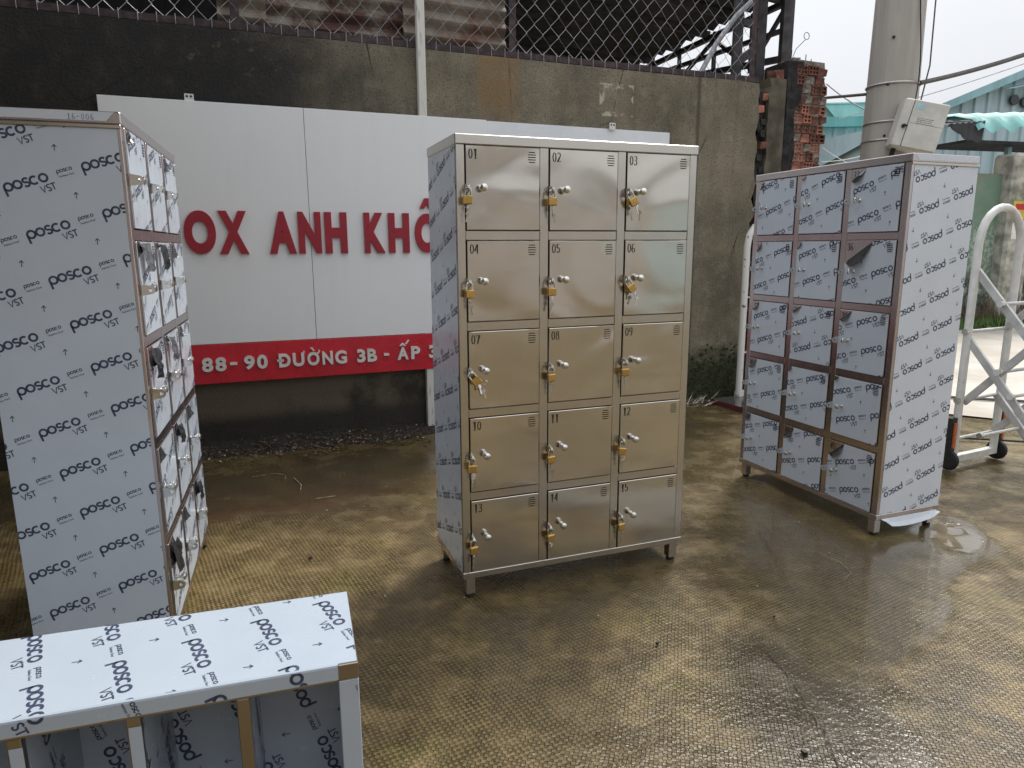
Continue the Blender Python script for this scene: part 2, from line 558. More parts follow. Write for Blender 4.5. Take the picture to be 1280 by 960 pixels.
c = t.mix(t.math('MULTIPLY', t.ramp(t.math('ABSOLUTE', hair), 0.002, 0.006, 1, 0), t.ramp(n1, 0.45, 0.6)), c, (0.03, 0.027, 0.02))
# rusty run-off stain below the fence post
st = t.math('MULTIPLY', t.math('MULTIPLY', t.ramp(sx, -0.32, -0.2), t.ramp(sx, 0.0, 0.12, 1, 0)), t.ramp(sz, 2.25, 2.5))
c = t.mix(t.math('MULTIPLY', st, t.ramp(n2, 0.3, 0.6, 0.25, 0.8)), c, (0.23, 0.14, 0.06))
# black mould on the left stretch, with its shade mixed into the colour
mo = t.ramp(t.math('ADD', sx, t.math('MULTIPLY', t.math('SUBTRACT', n1, 0.5), 1.4)), -2.1, -0.35, 1.0, 0.0)
top_dark = t.ramp(sz, 0.3, 1.1, 0.45, 1.0)
mo = t.math('MULTIPLY', t.math('MULTIPLY', mo, top_dark), t.ramp(n2, 0.3, 0.8, 1.0, 0.82))
c = t.mix(mo, c, (0.011, 0.011, 0.012))
# old flakes of lime wash near the top on the left
fl = t.math('MULTIPLY', t.math('MULTIPLY', t.ramp(sx, -2.3, -2.2), t.ramp(sx, -1.6, -1.5, 1, 0)), t.math('MULTIPLY', t.ramp(sz, 2.5, 2.58), t.ramp(sz, 2.72, 2.78, 1, 0)))
c = t.mix(t.math('MULTIPLY', fl, t.ramp(t.noise(9, 5, 0.6, t.vec((1, 1, 1), loc=(3, 0, 1))), 0.56, 0.66)), c, (0.11, 0.085, 0.055))
# damp black and moss green foot
ft = t.math('ADD', sz, t.math('MULTIPLY', t.math('SUBTRACT', n2, 0.5), 0.5))
c = t.mix(t.ramp(ft, 0.3, 0.62, 0.9, 0.0), c, t.mix(t.ramp(sx, 0.6, 1.4), (0.02, 0.018, 0.014), (0.024, 0.03, 0.011)))
br = t.math('MULTIPLY', t.ramp(sz, 0.16, 0.28), t.math('MULTIPLY', t.ramp(sz, 0.48, 0.7, 1, 0), t.ramp(sx, 0.2, 0.8, 1, 0)))
c = t.mix(t.math('MULTIPLY', br, t.ramp(n1, 0.40, 0.54, 0.0, 0.9)), c, (0.13, 0.10, 0.07))
# pale remains of glue where a notice was torn off
dx = t.math('ABSOLUTE', t.math('SUBTRACT', sx, 0.92))
dz = t.math('ABSOLUTE', t.math('SUBTRACT', sz, 2.56))
mx = t.math('MAXIMUM', dx, t.math('MULTIPLY', dz, 1.25))
ringm = t.math('MULTIPLY', t.ramp(mx, 0.10, 0.125), t.ramp(mx, 0.15, 0.16, 1, 0))
ringm = t.math('MULTIPLY', ringm, t.ramp(t.noise(11, 2, 0.5, t.vec((1, 1, 1), loc=(1.2, 0, 4))), 0.47, 0.56))
c = t.mix(t.math('MULTIPLY', ringm, 0.85), c, (0.52, 0.48, 0.36))
# vertical construction joint
jt = t.math('ABSOLUTE', t.math('SUBTRACT', sx, t.math('ADD', 1.70, t.math('MULTIPLY', n2, 0.03))))
c = t.mix(t.ramp(jt, 0.006, 0.03, 0.7, 0.0), c, (0.05, 0.045, 0.035))
t.put('Base Color', c)
t.put('Roughness', t.ramp(n2, 0.3, 0.7, 0.75, 0.95))
t.bump(t.math('ADD', t.math('MULTIPLY', n2, 0.7), t.math('MULTIPLY', n3, 0.8)), 0.8, 0.014)
M['render'] = t.m
M['plaster'] = simple('grey plaster', (0.115, 0.10, 0.072), 0.9, 0, 0.4, 6, 0.4)
M['plaster_dark'] = simple('blackened mortar', (0.028, 0.026, 0.028), 0.95, 0, 0.5, 14, 0.6)
M['mortar'] = simple('rough mortar', (0.25, 0.22, 0.19), 0.95, 0, 0.5, 25, 0.7)
M['brick'] = simple('red hollow brick', (0.40, 0.17, 0.115), 0.85, 0, 0.45, 14, 0.35)
M['brick2'] = simple('sooty hollow brick', (0.17, 0.07, 0.05), 0.9, 0, 0.5, 14, 0.4)

wall = empty('boundary_wall', WALL_LOC, WY, label='tall stained cement boundary wall behind the sign board', cat='wall')
mb = MB()
N = 40
right = [2.34 + 0.035 * noise.noise(Vector((i * 0.55, 2, 1))) + (0.02 if i % 3 == 0 else 0) for i in range(N + 1)]
xsw = [-9, -6, -4, -2, 0, 1, 1.6, 2.1]
def topz(x): return 2.80 + 0.012 * noise.noise(Vector((x * 2.2, 0, 5)))
grid = []
for i in range(N + 1):
    f = i / N
    grid.append([(x, 0, f * topz(x)) for x in xsw] + [(right[i], 0, f * topz(2.34))])
for i in range(N):
    for j in range(len(xsw)):
        mb.poly([grid[i][j], grid[i][j + 1], grid[i + 1][j + 1], grid[i + 1][j]])
    a, b = grid[i][-1], grid[i + 1][-1]
    mb.poly([a, (a[0] - .03, .11, a[2]), (b[0] - .03, .11, b[2]), b])
tp = grid[N]
for j in range(len(xsw)):
    mb.poly([tp[j], tp[j + 1], (tp[j + 1][0], .11, tp[j + 1][2]), (tp[j][0], .11, tp[j][2])])
mb.poly([(-9, .11, 0), (-9, .11, 2.8), (2.3, .11, 2.8), (2.3, .11, 0)])
mb.build('rendered_face', M['render'], wall)
# exposed broken core at the wall's end
mb = MB()
prev = None
for i in range(N + 1):
    z = i / N * 2.74
    a = (2.36 + random.uniform(-.01, .03), .03 + random.uniform(0, .02), z)
    b = (2.50 + random.uniform(-.03, .01), .05 + random.uniform(0, .04), z)
    if prev: mb.poly([prev[0], prev[1], b, a])
    prev = (a, b)
mb.box(2.3, 2.52, .12, .3, 0, 2.72)
mb.build('broken_core', M['plaster_dark'], wall)
# bits of brick standing out of the crack
def lump(mb, c, s, mi=0):
    base = [(-1, -1, -1), (1, -1, -1), (1, 1, -1), (-1, 1, -1), (-1, -1, 1), (1, -1, 1), (1, 1, 1), (-1, 1, 1)]
    V = [(c[0] + s[0] * x * random.uniform(.6, 1), c[1] + s[1] * y * random.uniform(.6, 1), c[2] + s[2] * z * random.uniform(.6, 1)) for x, y, z in base]
    mb.add(V, [(0, 3, 2, 1), (4, 5, 6, 7), (0, 1, 5, 4), (1, 2, 6, 5), (2, 3, 7, 6), (3, 0, 4, 7)], mi)
for i in range(26):
    mb = MB()
    z = 0.1 + i * 0.104
    lump(mb, (2.42 + random.uniform(-.02, .03), .035 + random.uniform(-.01, .02), z), (.035, .03, .035))
    mb.build('brick', M['brick'] if i in (24, 25) else (M['brick2'] if i % 3 == 0 else M['plaster_dark']), wall)
# the strip of render that is left beyond the crack
mb = MB()
prev = None
for i in range(N + 1):
    z = i / N * 2.86
    l = 2.475 + 0.03 * noise.noise(Vector((i * .6, 7, 2)))
    r_ = 2.66
    cur = ((l, .02, z), (r_, .02, z), (r_, .2, z), (l, .2, z))
    if prev:
        for k2 in range(4):
            mb.poly([prev[k2], prev[(k2 + 1) % 4], cur[(k2 + 1) % 4], cur[k2]])
    prev = cur
mb.poly(prev)
mb.build('rendered_strip', M['plaster'], wall)
mb = MB()
lump(mb, (2.6, .1, 2.90), (.06, .07, .05))
mb.build('brick', M['brick2'], wall)

# brick pillar: broken end of a hollow brick wall
pil = empty('brick_pillar', wpt(2.70, -0.02), WY, label='broken red hollow brick pillar at the end of the boundary wall', cat='pillar')
PH = 3.04
mb = MB()
prev = None
for i in range(46):
    z = i / 45 * PH
    j = lambda a: a + random.uniform(-.012, .012)
    tp_ = 1.0 if i < 43 else 0.93
    cur = ((j(0.05), j(.014), z), (j(.41), j(.016), z), (j(.41), .42, z), (j(0.05), .42, z))
    if prev:
        for k2 in range(4):
            mb.poly([prev[k2], prev[(k2 + 1) % 4], cur[(k2 + 1) % 4], cur[k2]])
    prev = cur
mb.poly(prev)
mb.build('mortar_core', M['mortar'], pil)
mb = MB()
prev = None
for i in range(46):
    z = i / 45 * (PH - .02)
    j = lambda a: a + random.uniform(-.008, .008)
    e_ = 0.075 + 0.03 * noise.noise(Vector((i * .25, 3, 9))) + (0.05 if i > 39 else 0)
    cur = ((j(-.03), j(.0), z), (e_, j(-.012), z), (e_ + .01, .06, z), (j(-.03), .3, z))
    if prev:
        for k2 in range(4):
            mb.poly([prev[k2], prev[(k2 + 1) % 4], cur[(k2 + 1) % 4], cur[k2]])
    prev = cur
mb.poly(prev)
mb.build('plaster_skin', M['plaster_dark'], pil)
def hollow_brick(w, h, d, nx, nz):
    """brick end with a grid of open cells, seen from -y"""
    mb = MB()
    t_ = 0.011
    cw, ch = (w - t_ * (nx + 1)) / nx, (h - t_ * (nz + 1)) / nz
    X = [-w / 2]
    for i in range(nx): X += [X[-1] + t_, X[-1] + t_ + cw]
    X.append(w / 2)
    Z = [-h / 2]
    for i in range(nz): Z += [Z[-1] + t_, Z[-1] + t_ + ch]
    Z.append(h / 2)
    jit = lambda v: v + random.uniform(-.002, .002)
    for i in range(len(X) - 1):
        for k2 in range(len(Z) - 1):
            hole = i % 2 == 1 and k2 % 2 == 1
            x0, x1, z0, z1 = X[i], X[i + 1], Z[k2], Z[k2 + 1]
            if not hole:
                mb.poly([(x0, 0, z0), (x1, 0, z0), (x1, 0, z1), (x0, 0, z1)])
            else:
                dd = 0.04
                mb.poly([(x0, 0, z0), (x0, dd, z0), (x1, dd, z0), (x1, 0, z0)])
                mb.poly([(x0, 0, z1), (x1, 0, z1), (x1, dd, z1), (x0, dd, z1)])
                mb.poly([(x0, 0, z0), (x0, 0, z1), (x0, dd, z1), (x0, dd, z0)])
                mb.poly([(x1, 0, z0), (x1, dd, z0), (x1, dd, z1), (x1, 0, z1)])
                mb.poly([(x0, dd, z0), (x0, dd, z1), (x1, dd, z1), (x1, dd, z0)], 1)
    a, b, c_, e_ = -w / 2, w / 2, -h / 2, h / 2
    mb.poly([(a, 0, c_), (a, d, c_), (b, d, c_), (b, 0, c_)])
    mb.poly([(a, 0, e_), (b, 0, e_), (b, d, e_), (a, d, e_)])
    mb.poly([(a, 0, c_), (a, 0, e_), (a, d, e_), (a, d, c_)])
    mb.poly([(b, 0, c_), (b, d, c_), (b, d, e_), (b, 0, e_)])
    return mb
brick_meshes = []
for (w_, nx2, nz2) in ((.088, 2, 2), (.1, 2, 2), (.07, 1, 2), (.12, 3, 2)):
    hb = hollow_brick(w_, .078, .08, nx2, nz2)
    for mm in ('brick', 'brick2'):
        brick_meshes.append((w_, hb.mesh('hollow_brick', [M[mm], M['dark_hole']])))
for w_ in (.08, .11):
    for mm in ('brick', 'mortar', 'brick2'):
        mb = MB()
        lump(mb, (0, .04, 0), (w_ / 2, .05, .038))
        brick_meshes.append((w_, mb.mesh('broken_brick', M[mm])))
z = 0.05
row = 0
while z < PH - 0.03:
    x = 0.07 + 0.03 * noise.noise(Vector((row * .5, 1, 1)))
    sooty = z > 2.82
    end = 0.43 + 0.035 * noise.noise(Vector((row * .35, 5, 1)))
    while x < end - .04:
        w_, me = random.choice(brick_meshes)
        if sooty and me.materials[0] == M['brick'] and random.random() < .6:
            continue
        if x + w_ > end + .03:
            w_, me = brick_meshes[random.choice((4, 5))]
        link('brick', me, pil, (x + w_ / 2, -.004 + random.uniform(-.012, .014), z + random.uniform(-.004, .004)), (random.uniform(-.03, .03), random.uniform(-.04, .04), random.uniform(-.05, .05)))
        x += w_ + .008
    for yy in (.1, .2, .3):
        w_, me = random.choice(brick_meshes)
        link('brick', me, pil, (end - .04 + random.uniform(-.012, .008), yy, z), (0, random.uniform(-.05, .05), R(90)))
    z += .083
    row += 1
for i in range(7):
    mb = MB()
    lump(mb, (random.uniform(.1, .38), random.uniform(.02, .3), PH + .0), (.05, .05, random.uniform(.02, .05)))
    mb.build('mortar_lump', M['mortar'], pil)
mb = MB()
for (a, b) in (((.08, .1), .1), ((.2, .05), .06), ((.33, .12), .05)):
    mb.tube([(a[0], a[1], PH - .05), (a[0] + .005, a[1], PH + b)], .004, 5)
mb.build('rebar', M['plaster_dark'], pil)
mb = MB()
mb.tube([(.02, .05, PH - .05), (.04, .0, PH + .08), (.12, -.02, PH + .16)] + [(.13 + .03 * math.cos(a), -.02, PH + .19 + .03 * math.sin(a)) for a in np.linspace(-1.5, 4.2, 12)], .003, 5)
mb.build('twisted_wire', M['plaster_dark'], pil, True)

# ------------------------------------------------------------------ fence on the wall
M['rusty_iron'] = simple('rusty painted angle iron', (0.062, 0.042, 0.045), 0.7, 0.2, 0.4, 20, 0.2)
M['wire'] = simple('galvanised wire', (0.36, 0.37, 0.40), 0.5, 0.2, 0.25, 20)
fence = empty('chain_link_fence', WALL_LOC, WY, label='grey chain link fence with rusty iron posts on top of the wall', cat='fence')
FT = 4.25
mb = MB()
cw, ch = 0.066, 0.075
nw = int((2.33 + 4.2) / cw)
for i in range(nw):
    x0 = -4.2 + i * cw
    pts, zz, k2 = [], 2.845, 0
    while zz < FT:
        side = (k2 + i) % 2
        pts.append((x0 + (cw if side else 0) + (.004 if side else -.004), -.0 + (.006 if k2 % 2 else -.006) + .05, zz))
        zz += ch
        k2 += 1
    # slack in the mesh
    pts = [(p[0] + .012 * noise.noise(Vector((p[0] * 3, p[2] * 3, 2))), p[1] + .01 * noise.noise(Vector((p[0] * 2, p[2] * 2, 7))), p[2] + .008 * noise.noise(Vector((p[0] * 3, p[2] * 3, 12)))) for p in pts]
    mb.tube(pts, .0024, 4, cap=False)
mb.build('wire_mesh', M['wire'], fence)
mb = MB()
mb.box(-4.3, 2.36, .03, .075, 2.812, 2.852)
mb.box(-4.3, 2.36, .075, .08, 2.852, 2.87)
mb.build('bottom_rail', M['rusty_iron'], fence)
for s_ in (-3.9, -1.925, 0.04, 2.30):
    mb = MB()
    mb.box(s_ - .028, s_ + .028, .055, .06, 2.83, FT + .1)
    mb.box(s_ + .023, s_ + .028, .06, .11, 2.83, FT + .1)
    mb.build('post', M['rusty_iron'], fence)
for i in range(60):
    s_ = -4.1 + i * .107
    mb = MB()
    mb.tube([(s_, .025, 2.87), (s_, .026, 2.80)], .0025, 4)
    mb.build('tie_wire', M['wire'], fence)

# whitewashed post in front of the wall
t = NT('worn white paint on a post')
n = t.noise(8, 5, 0.6, t.vec((6, 6, .8)))
t.put('Base Color', t.mix(t.ramp(n, 0.55, 0.72), (0.70, 0.69, 0.64), (0.36, 0.34, 0.29)))
t.put('Roughness', 0.7)
t.bump(n, 0.4, 0.005)
M['whitewash'] = t.m
mb = MB()
mb.cbox(-.029, .029, -.025, .025, 0, 4.4, .004)
wp = mb.build('white_post', M['whitewash'])
wp.location = wpt(-0.70, 0.03); wp.rotation_euler = (0, 0, WY)
tag(wp, 'whitewashed square post rising above the sign board against the wall', 'post')

# rusty corrugated sheets behind the fence
def corrugated(w, h, pitch, amp, along='x', seed=0, th=0.0015, nper=8):
    """corrugated sheet in the xz plane; ribs run along x or along z"""
    mb = MB()
    L = h if along == 'x' else w
    n_ = int(L / pitch * nper)
    segs = 4
    rows = []
    for i in range(n_ + 1):
        u = i / n_ * L
        y = amp * math.sin(2 * math.pi * u / pitch)
        row_ = []
        for k2 in range(segs + 1):
            q = k2 / segs * (w if along == 'x' else h)
            dy = .012 * noise.noise(Vector((u * 2, q * 1.5, seed)))
            row_.append((q, y + dy, u) if along == 'x' else (u, y + dy, q))
        rows.append(row_)
    for i in range(n_):
        for k2 in range(segs):
            mb.poly([rows[i][k2], rows[i][k2 + 1], rows[i + 1][k2 + 1], rows[i + 1][k2]])
    return mb
def weld(mb):
    idx, V, F = {}, [], []
    mp = []
    for v in mb.v:
        key = (round(v[0], 5), round(v[1], 5), round(v[2], 5))
        if key not in idx:
            idx[key] = len(V); V.append(v)
        mp.append(idx[key])
    mb.f = [tuple(mp[i] for i in f) for f in mb.f]
    mb.v = V
    return mb
def rust_mat(name, a, b, rust, lo, hi):
    t = NT(name)
    n1, n2 = t.noise(3.2, 6, 0.62), t.noise(16, 6, 0.6)
    c = t.mix(n2, a, b)
    c = t.mix(t.ramp(t.math('ADD', n1, t.math('MULTIPLY', n2, 0.25)), lo, hi), c, rust)
    c = t.mix(t.ramp(t.voro(23), 0.0, 0.16, 0.7, 0.0), c, (0.5, 0.46, 0.4))
    t.put('Base Color', c)
    t.put('Roughness', 0.72); t.put('Metallic', 0.15)
    t.bump(n2, 0.25, 0.005)
    return t.m
M['rust_a'] = rust_mat('rusted roofing sheet brown', (0.19, 0.165, 0.135), (0.31, 0.275, 0.225), (0.15, 0.075, 0.05), 0.55, 0.8)
M['rust_b'] = rust_mat('rusted roofing sheet dark', (0.20, 0.18, 0.15), (0.36, 0.33, 0.27), (0.085, 0.038, 0.03), 0.5, 0.74)
def sheet(name, s0, s1, off, z0, h, m, label, tilt=0.0, roll=0.0):
    o = weld(corrugated(s1 - s0, h, .118, .02, 'x', seed=s0)).build(name, m, None, True)
    o.location = wpt(s0, off, z0)
    o.rotation_euler = (tilt, roll, WY)
    return tag(o, label, 'metal sheet', 'rusty sheets behind the fence')
sheet('corrugated_sheet', -2.03, -1.72, -.17, 2.84, 1.5, M['rust_a'], 'narrow rusty corrugated sheet left of the dark fence post')
sheet('corrugated_sheet', -1.80, -.66, -.20, 2.83, 1.5, M['rust_b'], 'wide dark rusty corrugated sheet between fence post and white post', 0, .012)
sheet('corrugated_sheet', -.78, .02, -.155, 2.85, 1.5, M['rust_a'], 'rusty corrugated sheet just right of the white post', 0, .02)

# ------------------------------------------------------------------ shed behind the wall
M['shed_dark'] = simple('weathered dark sheet', (0.04, 0.04, 0.046), 0.8, 0, 0.3, 3)
M['truss_iron'] = simple('grey truss iron', (0.06, 0.055, 0.058), 0.7, 0.2, 0.4, 8)
shed = empty('metal_shed', (0, 0, 0), 0, label='dark open metal shed with a sloping roof behind the fence', cat='shed')
ea, eb = Vector((3.10, 9.2, 4.3)), Vector((2.0, 12.3, 4.3))          # right-hand roof edge, near and far
ed = (eb - ea).normalized()
mb = MB()
rl = Vector((-1, -.36, .06)).normalized()
nn_ = 60
prev = None
for i in range(nn_ + 1):
    p = ea + (eb - ea) * (-0.14 + 1.18 * i / nn_) + Vector((0, 0, .03 * math.sin(i * math.pi / 2)))
    q = p + rl * 16 + Vector((0, 0, .8))
    if prev:
        mb.poly([prev[0], p, q, prev[1]])
    prev = (p, q)
weld(mb).build('roof', M['shed_dark'], shed)
mb = MB()
bw0 = ea + (eb - ea) * 1.02
bw1 = bw0 + rl * 16 + Vector((0, 0, 0.8))
mb.poly([(bw0.x, bw0.y, 0), (bw1.x, bw1.y, 0), (bw1.x, bw1.y, 6), (bw0.x, bw0.y, 4.3)])
mb.build('back_wall', M['shed_dark'], shed)
mb = MB()
lw0 = ea + (eb - ea) * -.13 + rl * 14
mb.poly([(lw0.x, lw0.y, 0), (lw0.x, lw0.y, 6), (bw1.x, bw1.y, 6), (bw1.x, bw1.y, 0)])
mb.build('side_wall', M['shed_dark'], shed)
def tp(f, dz): return ea + (eb - ea) * f + Vector((0, 0, dz))
def chord(f): return -.72 + .42 * max(0, f)
for nm, d0, d1, w_ in (('top_chord', -.10, -.10, .06), ('middle_chord', -.40, -.22, .045), ('bottom_chord', chord(-.13), chord(1.02), .07)):
    mb = MB()
    mb.beam(tp(-.13, d0), tp(1.02, d1), .07, w_)
    mb.build(nm, M['truss_iron'], shed)
fs = [-.12, .06, .3, .56, .8, 1.0]
for i, f in enumerate(fs):
    mb = MB()
    mb.beam(tp(f, chord(f) - .05 if i else -2), tp(f, -.05), .05, .05)
    mb.build('truss_post', M['truss_iron'], shed)
    if i < len(fs) - 1:
        mb = MB()
        mb.beam(tp(f, chord(f) if i % 2 else -.15), tp(fs[i + 1], -.15 if i % 2 else chord(fs[i + 1])), .04, .045)
        mb.build('brace', M['truss_iron'], shed)
for i in range(6):
    p = tp(-.1 + i * .22, -.06)
    mb = MB()
    mb.beam(p, p + rl * 14 + Vector((0, 0, .66)), .05, .09)
    mb.build('purlin', M['truss_iron'], shed)
for (f, h) in ((-.13, 4.25), (1.0, 4.2)):
    p = tp(f, 0)
    mb = MB()
    mb.box(p.x - .06, p.x + .06, p.y - .06, p.y + .06, 0, h)
    mb.build('column', M['truss_iron'], shed)
# two scaffold-like posts that stand close behind the fence end
mb = MB()
for (s_, z1) in ((2.36, 4.4), (2.62, 4.0)):
    a = wpt(s_, -.35)
    mb.box(a.x - .04, a.x + .04, a.y - .03, a.y + .03, 0, z1)
a, b = wpt(2.36, -.35, 3.05), wpt(2.62, -.35, 3.22)
mb.beam(a, b, .04, .07)
mb.beam(wpt(2.36, -.35, 3.4), wpt(2.62, -.35, 3.38), .04, .06)
mb.beam(wpt(2.36, -.35, 3.55), wpt(2.62, -.35, 3.75), .04, .05)
fr = mb.build('iron_frame', M['truss_iron'])
tag(fr, 'narrow ladder-like iron frame standing behind the broken wall end', 'frame')
mb = MB()
mb.tube([wpt(1.86, -.25, 2.75), wpt(1.9, -.25, 2.9), wpt(2.05, -.25, 3.15), wpt(2.25, -.25, 3.4), wpt(2.5, -.25, 3.62), wpt(2.8, -.25, 3.8)], .022, 8)
pc = mb.build('bent_pipe', M['wire'], None, True)
tag(pc, 'bent grey pipe leaning behind the chain link fence', 'pipe')

# ------------------------------------------------------------------ sign board
t = NT('glossy white sheet')
_sk = t.noise(3, 5, .6, t.vec((4, 1, .4)))
t.put('Base Color', t.mix(t.math('MULTIPLY', t.ramp(_sk, .5, .8), .22), (0.84, 0.855, 0.87), (0.70, 0.71, 0.71)))
t.put('Roughness', t.ramp(t.noise(2, 4), .3, .7, .12, .24))
t.bump(t.noise(1.4, 2), .25, .02)
M['board'] = t.m
M['board2'] = simple('glossy bluish white sheet', (0.78, 0.81, 0.85), 0.25, 0, 0.03, 2)
M['red'] = simple('red acrylic', (0.56, 0.014, 0.03), 0.3, 0, 0.08, 5)
M['red_letter'] = simple('dark red acrylic letter', (0.33, 0.010, 0.024), 0.35, 0, 0.08, 9)
M['white_letter'] = simple('white acrylic letter', (0.74, 0.73, 0.69), 0.4, 0, 0.06, 9)
sign = empty('sign_board', WALL_LOC, WY, label='white shop sign board with big red letters and a red address strip', cat='sign')
def panel(x0, x1, z0, z1, y0, y1, m, nm):
    mb = MB(); mb.cbox(x0, x1, y0, y1, z0, z1, .002); return mb.build(nm, m, sign)
panel(-2.76, -1.5385, .76, 2.335, -.06, -.028, M['board'], 'sheet')
panel(-1.5355, -.22, .76, 2.335, -.06, -.028, M['board'], 'sheet')
panel(-2.76, -.30, .485, .757, -.064, -.03, M['red'], 'red_strip')
mb = MB()
for x in (-2.6, -1.9, -1.2, -.5): mb.box(x - .015, x + .015, -.028, .002, .55, 2.3)
mb.build('batten', M['steel'], sign)

def glyph(ch, bold, extrude):
    c_ = bpy.data.curves.new('glyph', 'FONT')
    c_.body = ch
    c_.resolution_u = 6
    c_.offset = bold
    c_.extrude = extrude
    ob = bpy.data.objects.new('glyph', c_)
    COL.objects.link(ob)
    dg = bpy.context.evaluated_depsgraph_get()
    me = ob.evaluated_get(dg).to_mesh()
    V = [tuple(v.co) for v in me.vertices]
    F = [tuple(p.vertices) for p in me.polygons]
    ob.evaluated_get(dg).to_mesh_clear()
    bpy.data.objects.remove(ob); bpy.data.curves.remove(c_)
    return V, F
def letter(ch, s0, s1, z0, z1, y_front, depth, bold, m, extra=()):
    V, F = glyph(ch, bold, .5)
    xs_ = [v[0] for v in V]; ys_ = [v[1] for v in V]
    x0, x1, y0, y1 = min(xs_), max(xs_), min(ys_), max(ys_)
    if ch == '-': z0, z1 = z0 + (z1 - z0) * .4, z0 + (z1 - z0) * .58
    pad = (s1 - s0) * .035
    s0, s1 = s0 + pad, s1 - pad
    mb = MB()
    mb.add([(s0 + (v[0] - x0) / (x1 - x0) * (s1 - s0), y_front + (0.5 - v[2]) * depth, z0 + (v[1] - y0) / (y1 - y0) * (z1 - z0)) for v in V], F)
    for e_ in extra:                                  # diacritics: outlines in letter units, extruded
        P = [(s0 + x * (s1 - s0), z0 + y * (z1 - z0)) for x, y in e_]
        n_ = len(P)
        vv = [(x, y_front, z) for x, z in P] + [(x, y_front + depth, z) for x, z in P]
        ff = [tuple(range(n_)), tuple(range(n_, 2 * n_))[::-1]] + [(i, i + n_, (i + 1) % n_ + n_, (i + 1) % n_) for i in range(n_)]
        mb.add(vv, ff)
    mb.build('letter', m, sign)
CIRC = [(.22, 1.12), (.42, 1.38), (.58, 1.38), (.78, 1.12), (.6, 1.12), (.5, 1.24), (.4, 1.12)]
for ch, a, b in [('O', -2.35, -2.14), ('X', -2.14, -1.94), ('A', -1.82, -1.63), ('N', -1.625, -1.46), ('H', -1.445, -1.28), ('K', -1.17, -1.01), ('H', -0.995, -0.83), ('Ô', -0.80, -0.60)]:
    letter('O' if ch == 'Ô' else ch, a, b, 1.365, 1.65, -.082, .021, .057, M['red_letter'], [CIRC] if ch == 'Ô' else [])
HORN_U = [(.80, .86), (.92, .86), (1.06, 1.02), (1.06, 1.12), (.94, 1.12), (.94, 1.0)]
HORN_O = [(.80, .90), (.90, .82), (1.08, 1.0), (1.08, 1.14), (.96, 1.14), (.96, 1.02)]
GRAVE = [(.28, 1.34), (.48, 1.34), (.66, 1.1), (.52, 1.1)]
ACIRC = [(.2, 1.08), (.42, 1.3), (.58, 1.3), (.8, 1.08), (.62, 1.08), (.5, 1.19), (.38, 1.08)]
ACUTE = [(.72, 1.22), (.86, 1.22), (1.12, 1.52), (.94, 1.52)]
DBAR = [(-.14, .43), (.42, .43), (.42, .58), (-.14, .58)]
for ch, a, b in [('8', -2.31, -2.235), ('8', -2.225, -2.15), ('-', -2.13, -2.08), ('9', -2.04, -1.965), ('0', -1.955, -1.88), ('Đ', -1.81, -1.725), ('Ư', -1.715, -1.63), ('Ờ', -1.615, -1.525), ('N', -1.51, -1.43), ('G', -1.42, -1.33), ('3', -1.26, -1.195), ('B', -1.185, -1.11), ('-', -1.06, -1.02), ('Ấ', -0.96, -0.87), ('P', -0.855, -0.78), ('3', -0.715, -0.64)]:
    base = {'Đ': 'D', 'Ư': 'U', 'Ờ': 'O', 'Ấ': 'A'}.get(ch, ch)
    ex = {'Đ': [DBAR], 'Ư': [HORN_U], 'Ờ': [HORN_O, GRAVE], 'Ấ': [ACIRC, ACUTE]}.get(ch, [])
    letter(base, a, b, .572, .668, -.083, .0185, .036, M['white_letter'], ex)
for s_ in (-2.24, .86):
    mb = MB()
    mb.cbox(s_ - .028, s_ + .028, -.05, -.045, 2.325, 2.378, .002)
    o = mb.build('mounting_bracket', M['white_letter'], sign)
    for dx in (-.012, .012):
        mb = MB(); mb.lathe([(.007, 0), (.007, .002)], 8, 'y', (s_ + dx, -.0503, 2.362)); mb.build('screw_hole', M['dark_hole'], o)

# second sheet with black lettering, mostly hidden by the steel locker
pan = empty('plain_sign', WALL_LOC, WY, label='bluish white panel on the wall mostly hidden by the steel locker', cat='sign')
mb = MB(); mb.cbox(-.69, 1.42, -.026, -.004, .05, 2.335, .002); mb.build('sheet', M['board2'], pan)
for s_ in (-.20, 1.16):
    mb = MB()
    n_ = 40
    V, F = [], []
    for i in range(n_):
        a = 2 * math.pi * i / n_
        for (rr, yy) in ((.17, -.036), (.17, -.0262), (.115, -.0262), (.115, -.036)):
            V.append((s_ + rr * 1.1 * math.cos(a), yy - (.036 if s_ < 0 else 0), 2.215 - .17 + rr * math.sin(a)))
    for i in range(n_):
        j2 = (i + 1) % n_
        for k2 in range(4):
            F.append((i * 4 + k2, j2 * 4 + k2, j2 * 4 + (k2 + 1) % 4, i * 4 + (k2 + 1) % 4))
    mb.add(V, F)
    mb.build('letter', M['number'], pan)

# ------------------------------------------------------------------ flat print of the protective film
def stroke(P, w, closed=False, wy=None):
    """mitred strip around a polyline, returned as convex quads; wy squeezes the pen vertically"""
    P = [Vector((p[0], p[1])) for p in P]
    n_ = len(P)
    L_, R_ = [], []
    for i in range(n_):
        if closed:
            a, b = P[i - 1], P[(i + 1) % n_]
        else:
            a, b = P[max(i - 1, 0)], P[min(i + 1, n_ - 1)]
        d = (b - a).normalized()
        nv = Vector((-d.y * w / 2, d.x * (wy or w) / 2))
        if 0 < i < n_ - 1 or closed:
            d1 = (P[i] - a).normalized(); d2 = (b - P[i]).normalized()
            cs = max(0.5, math.sqrt(max(0, (1 + d1.dot(d2)) / 2)))
            nv = nv / cs
        L_.append(P[i] + nv); R_.append(P[i] - nv)
    out = []
    for i in range(n_ if closed else n_ - 1):
        j2 = (i + 1) % n_
        out.append([tuple(R_[i]), tuple(R_[j2]), tuple(L_[j2]), tuple(L_[i])])
    return out
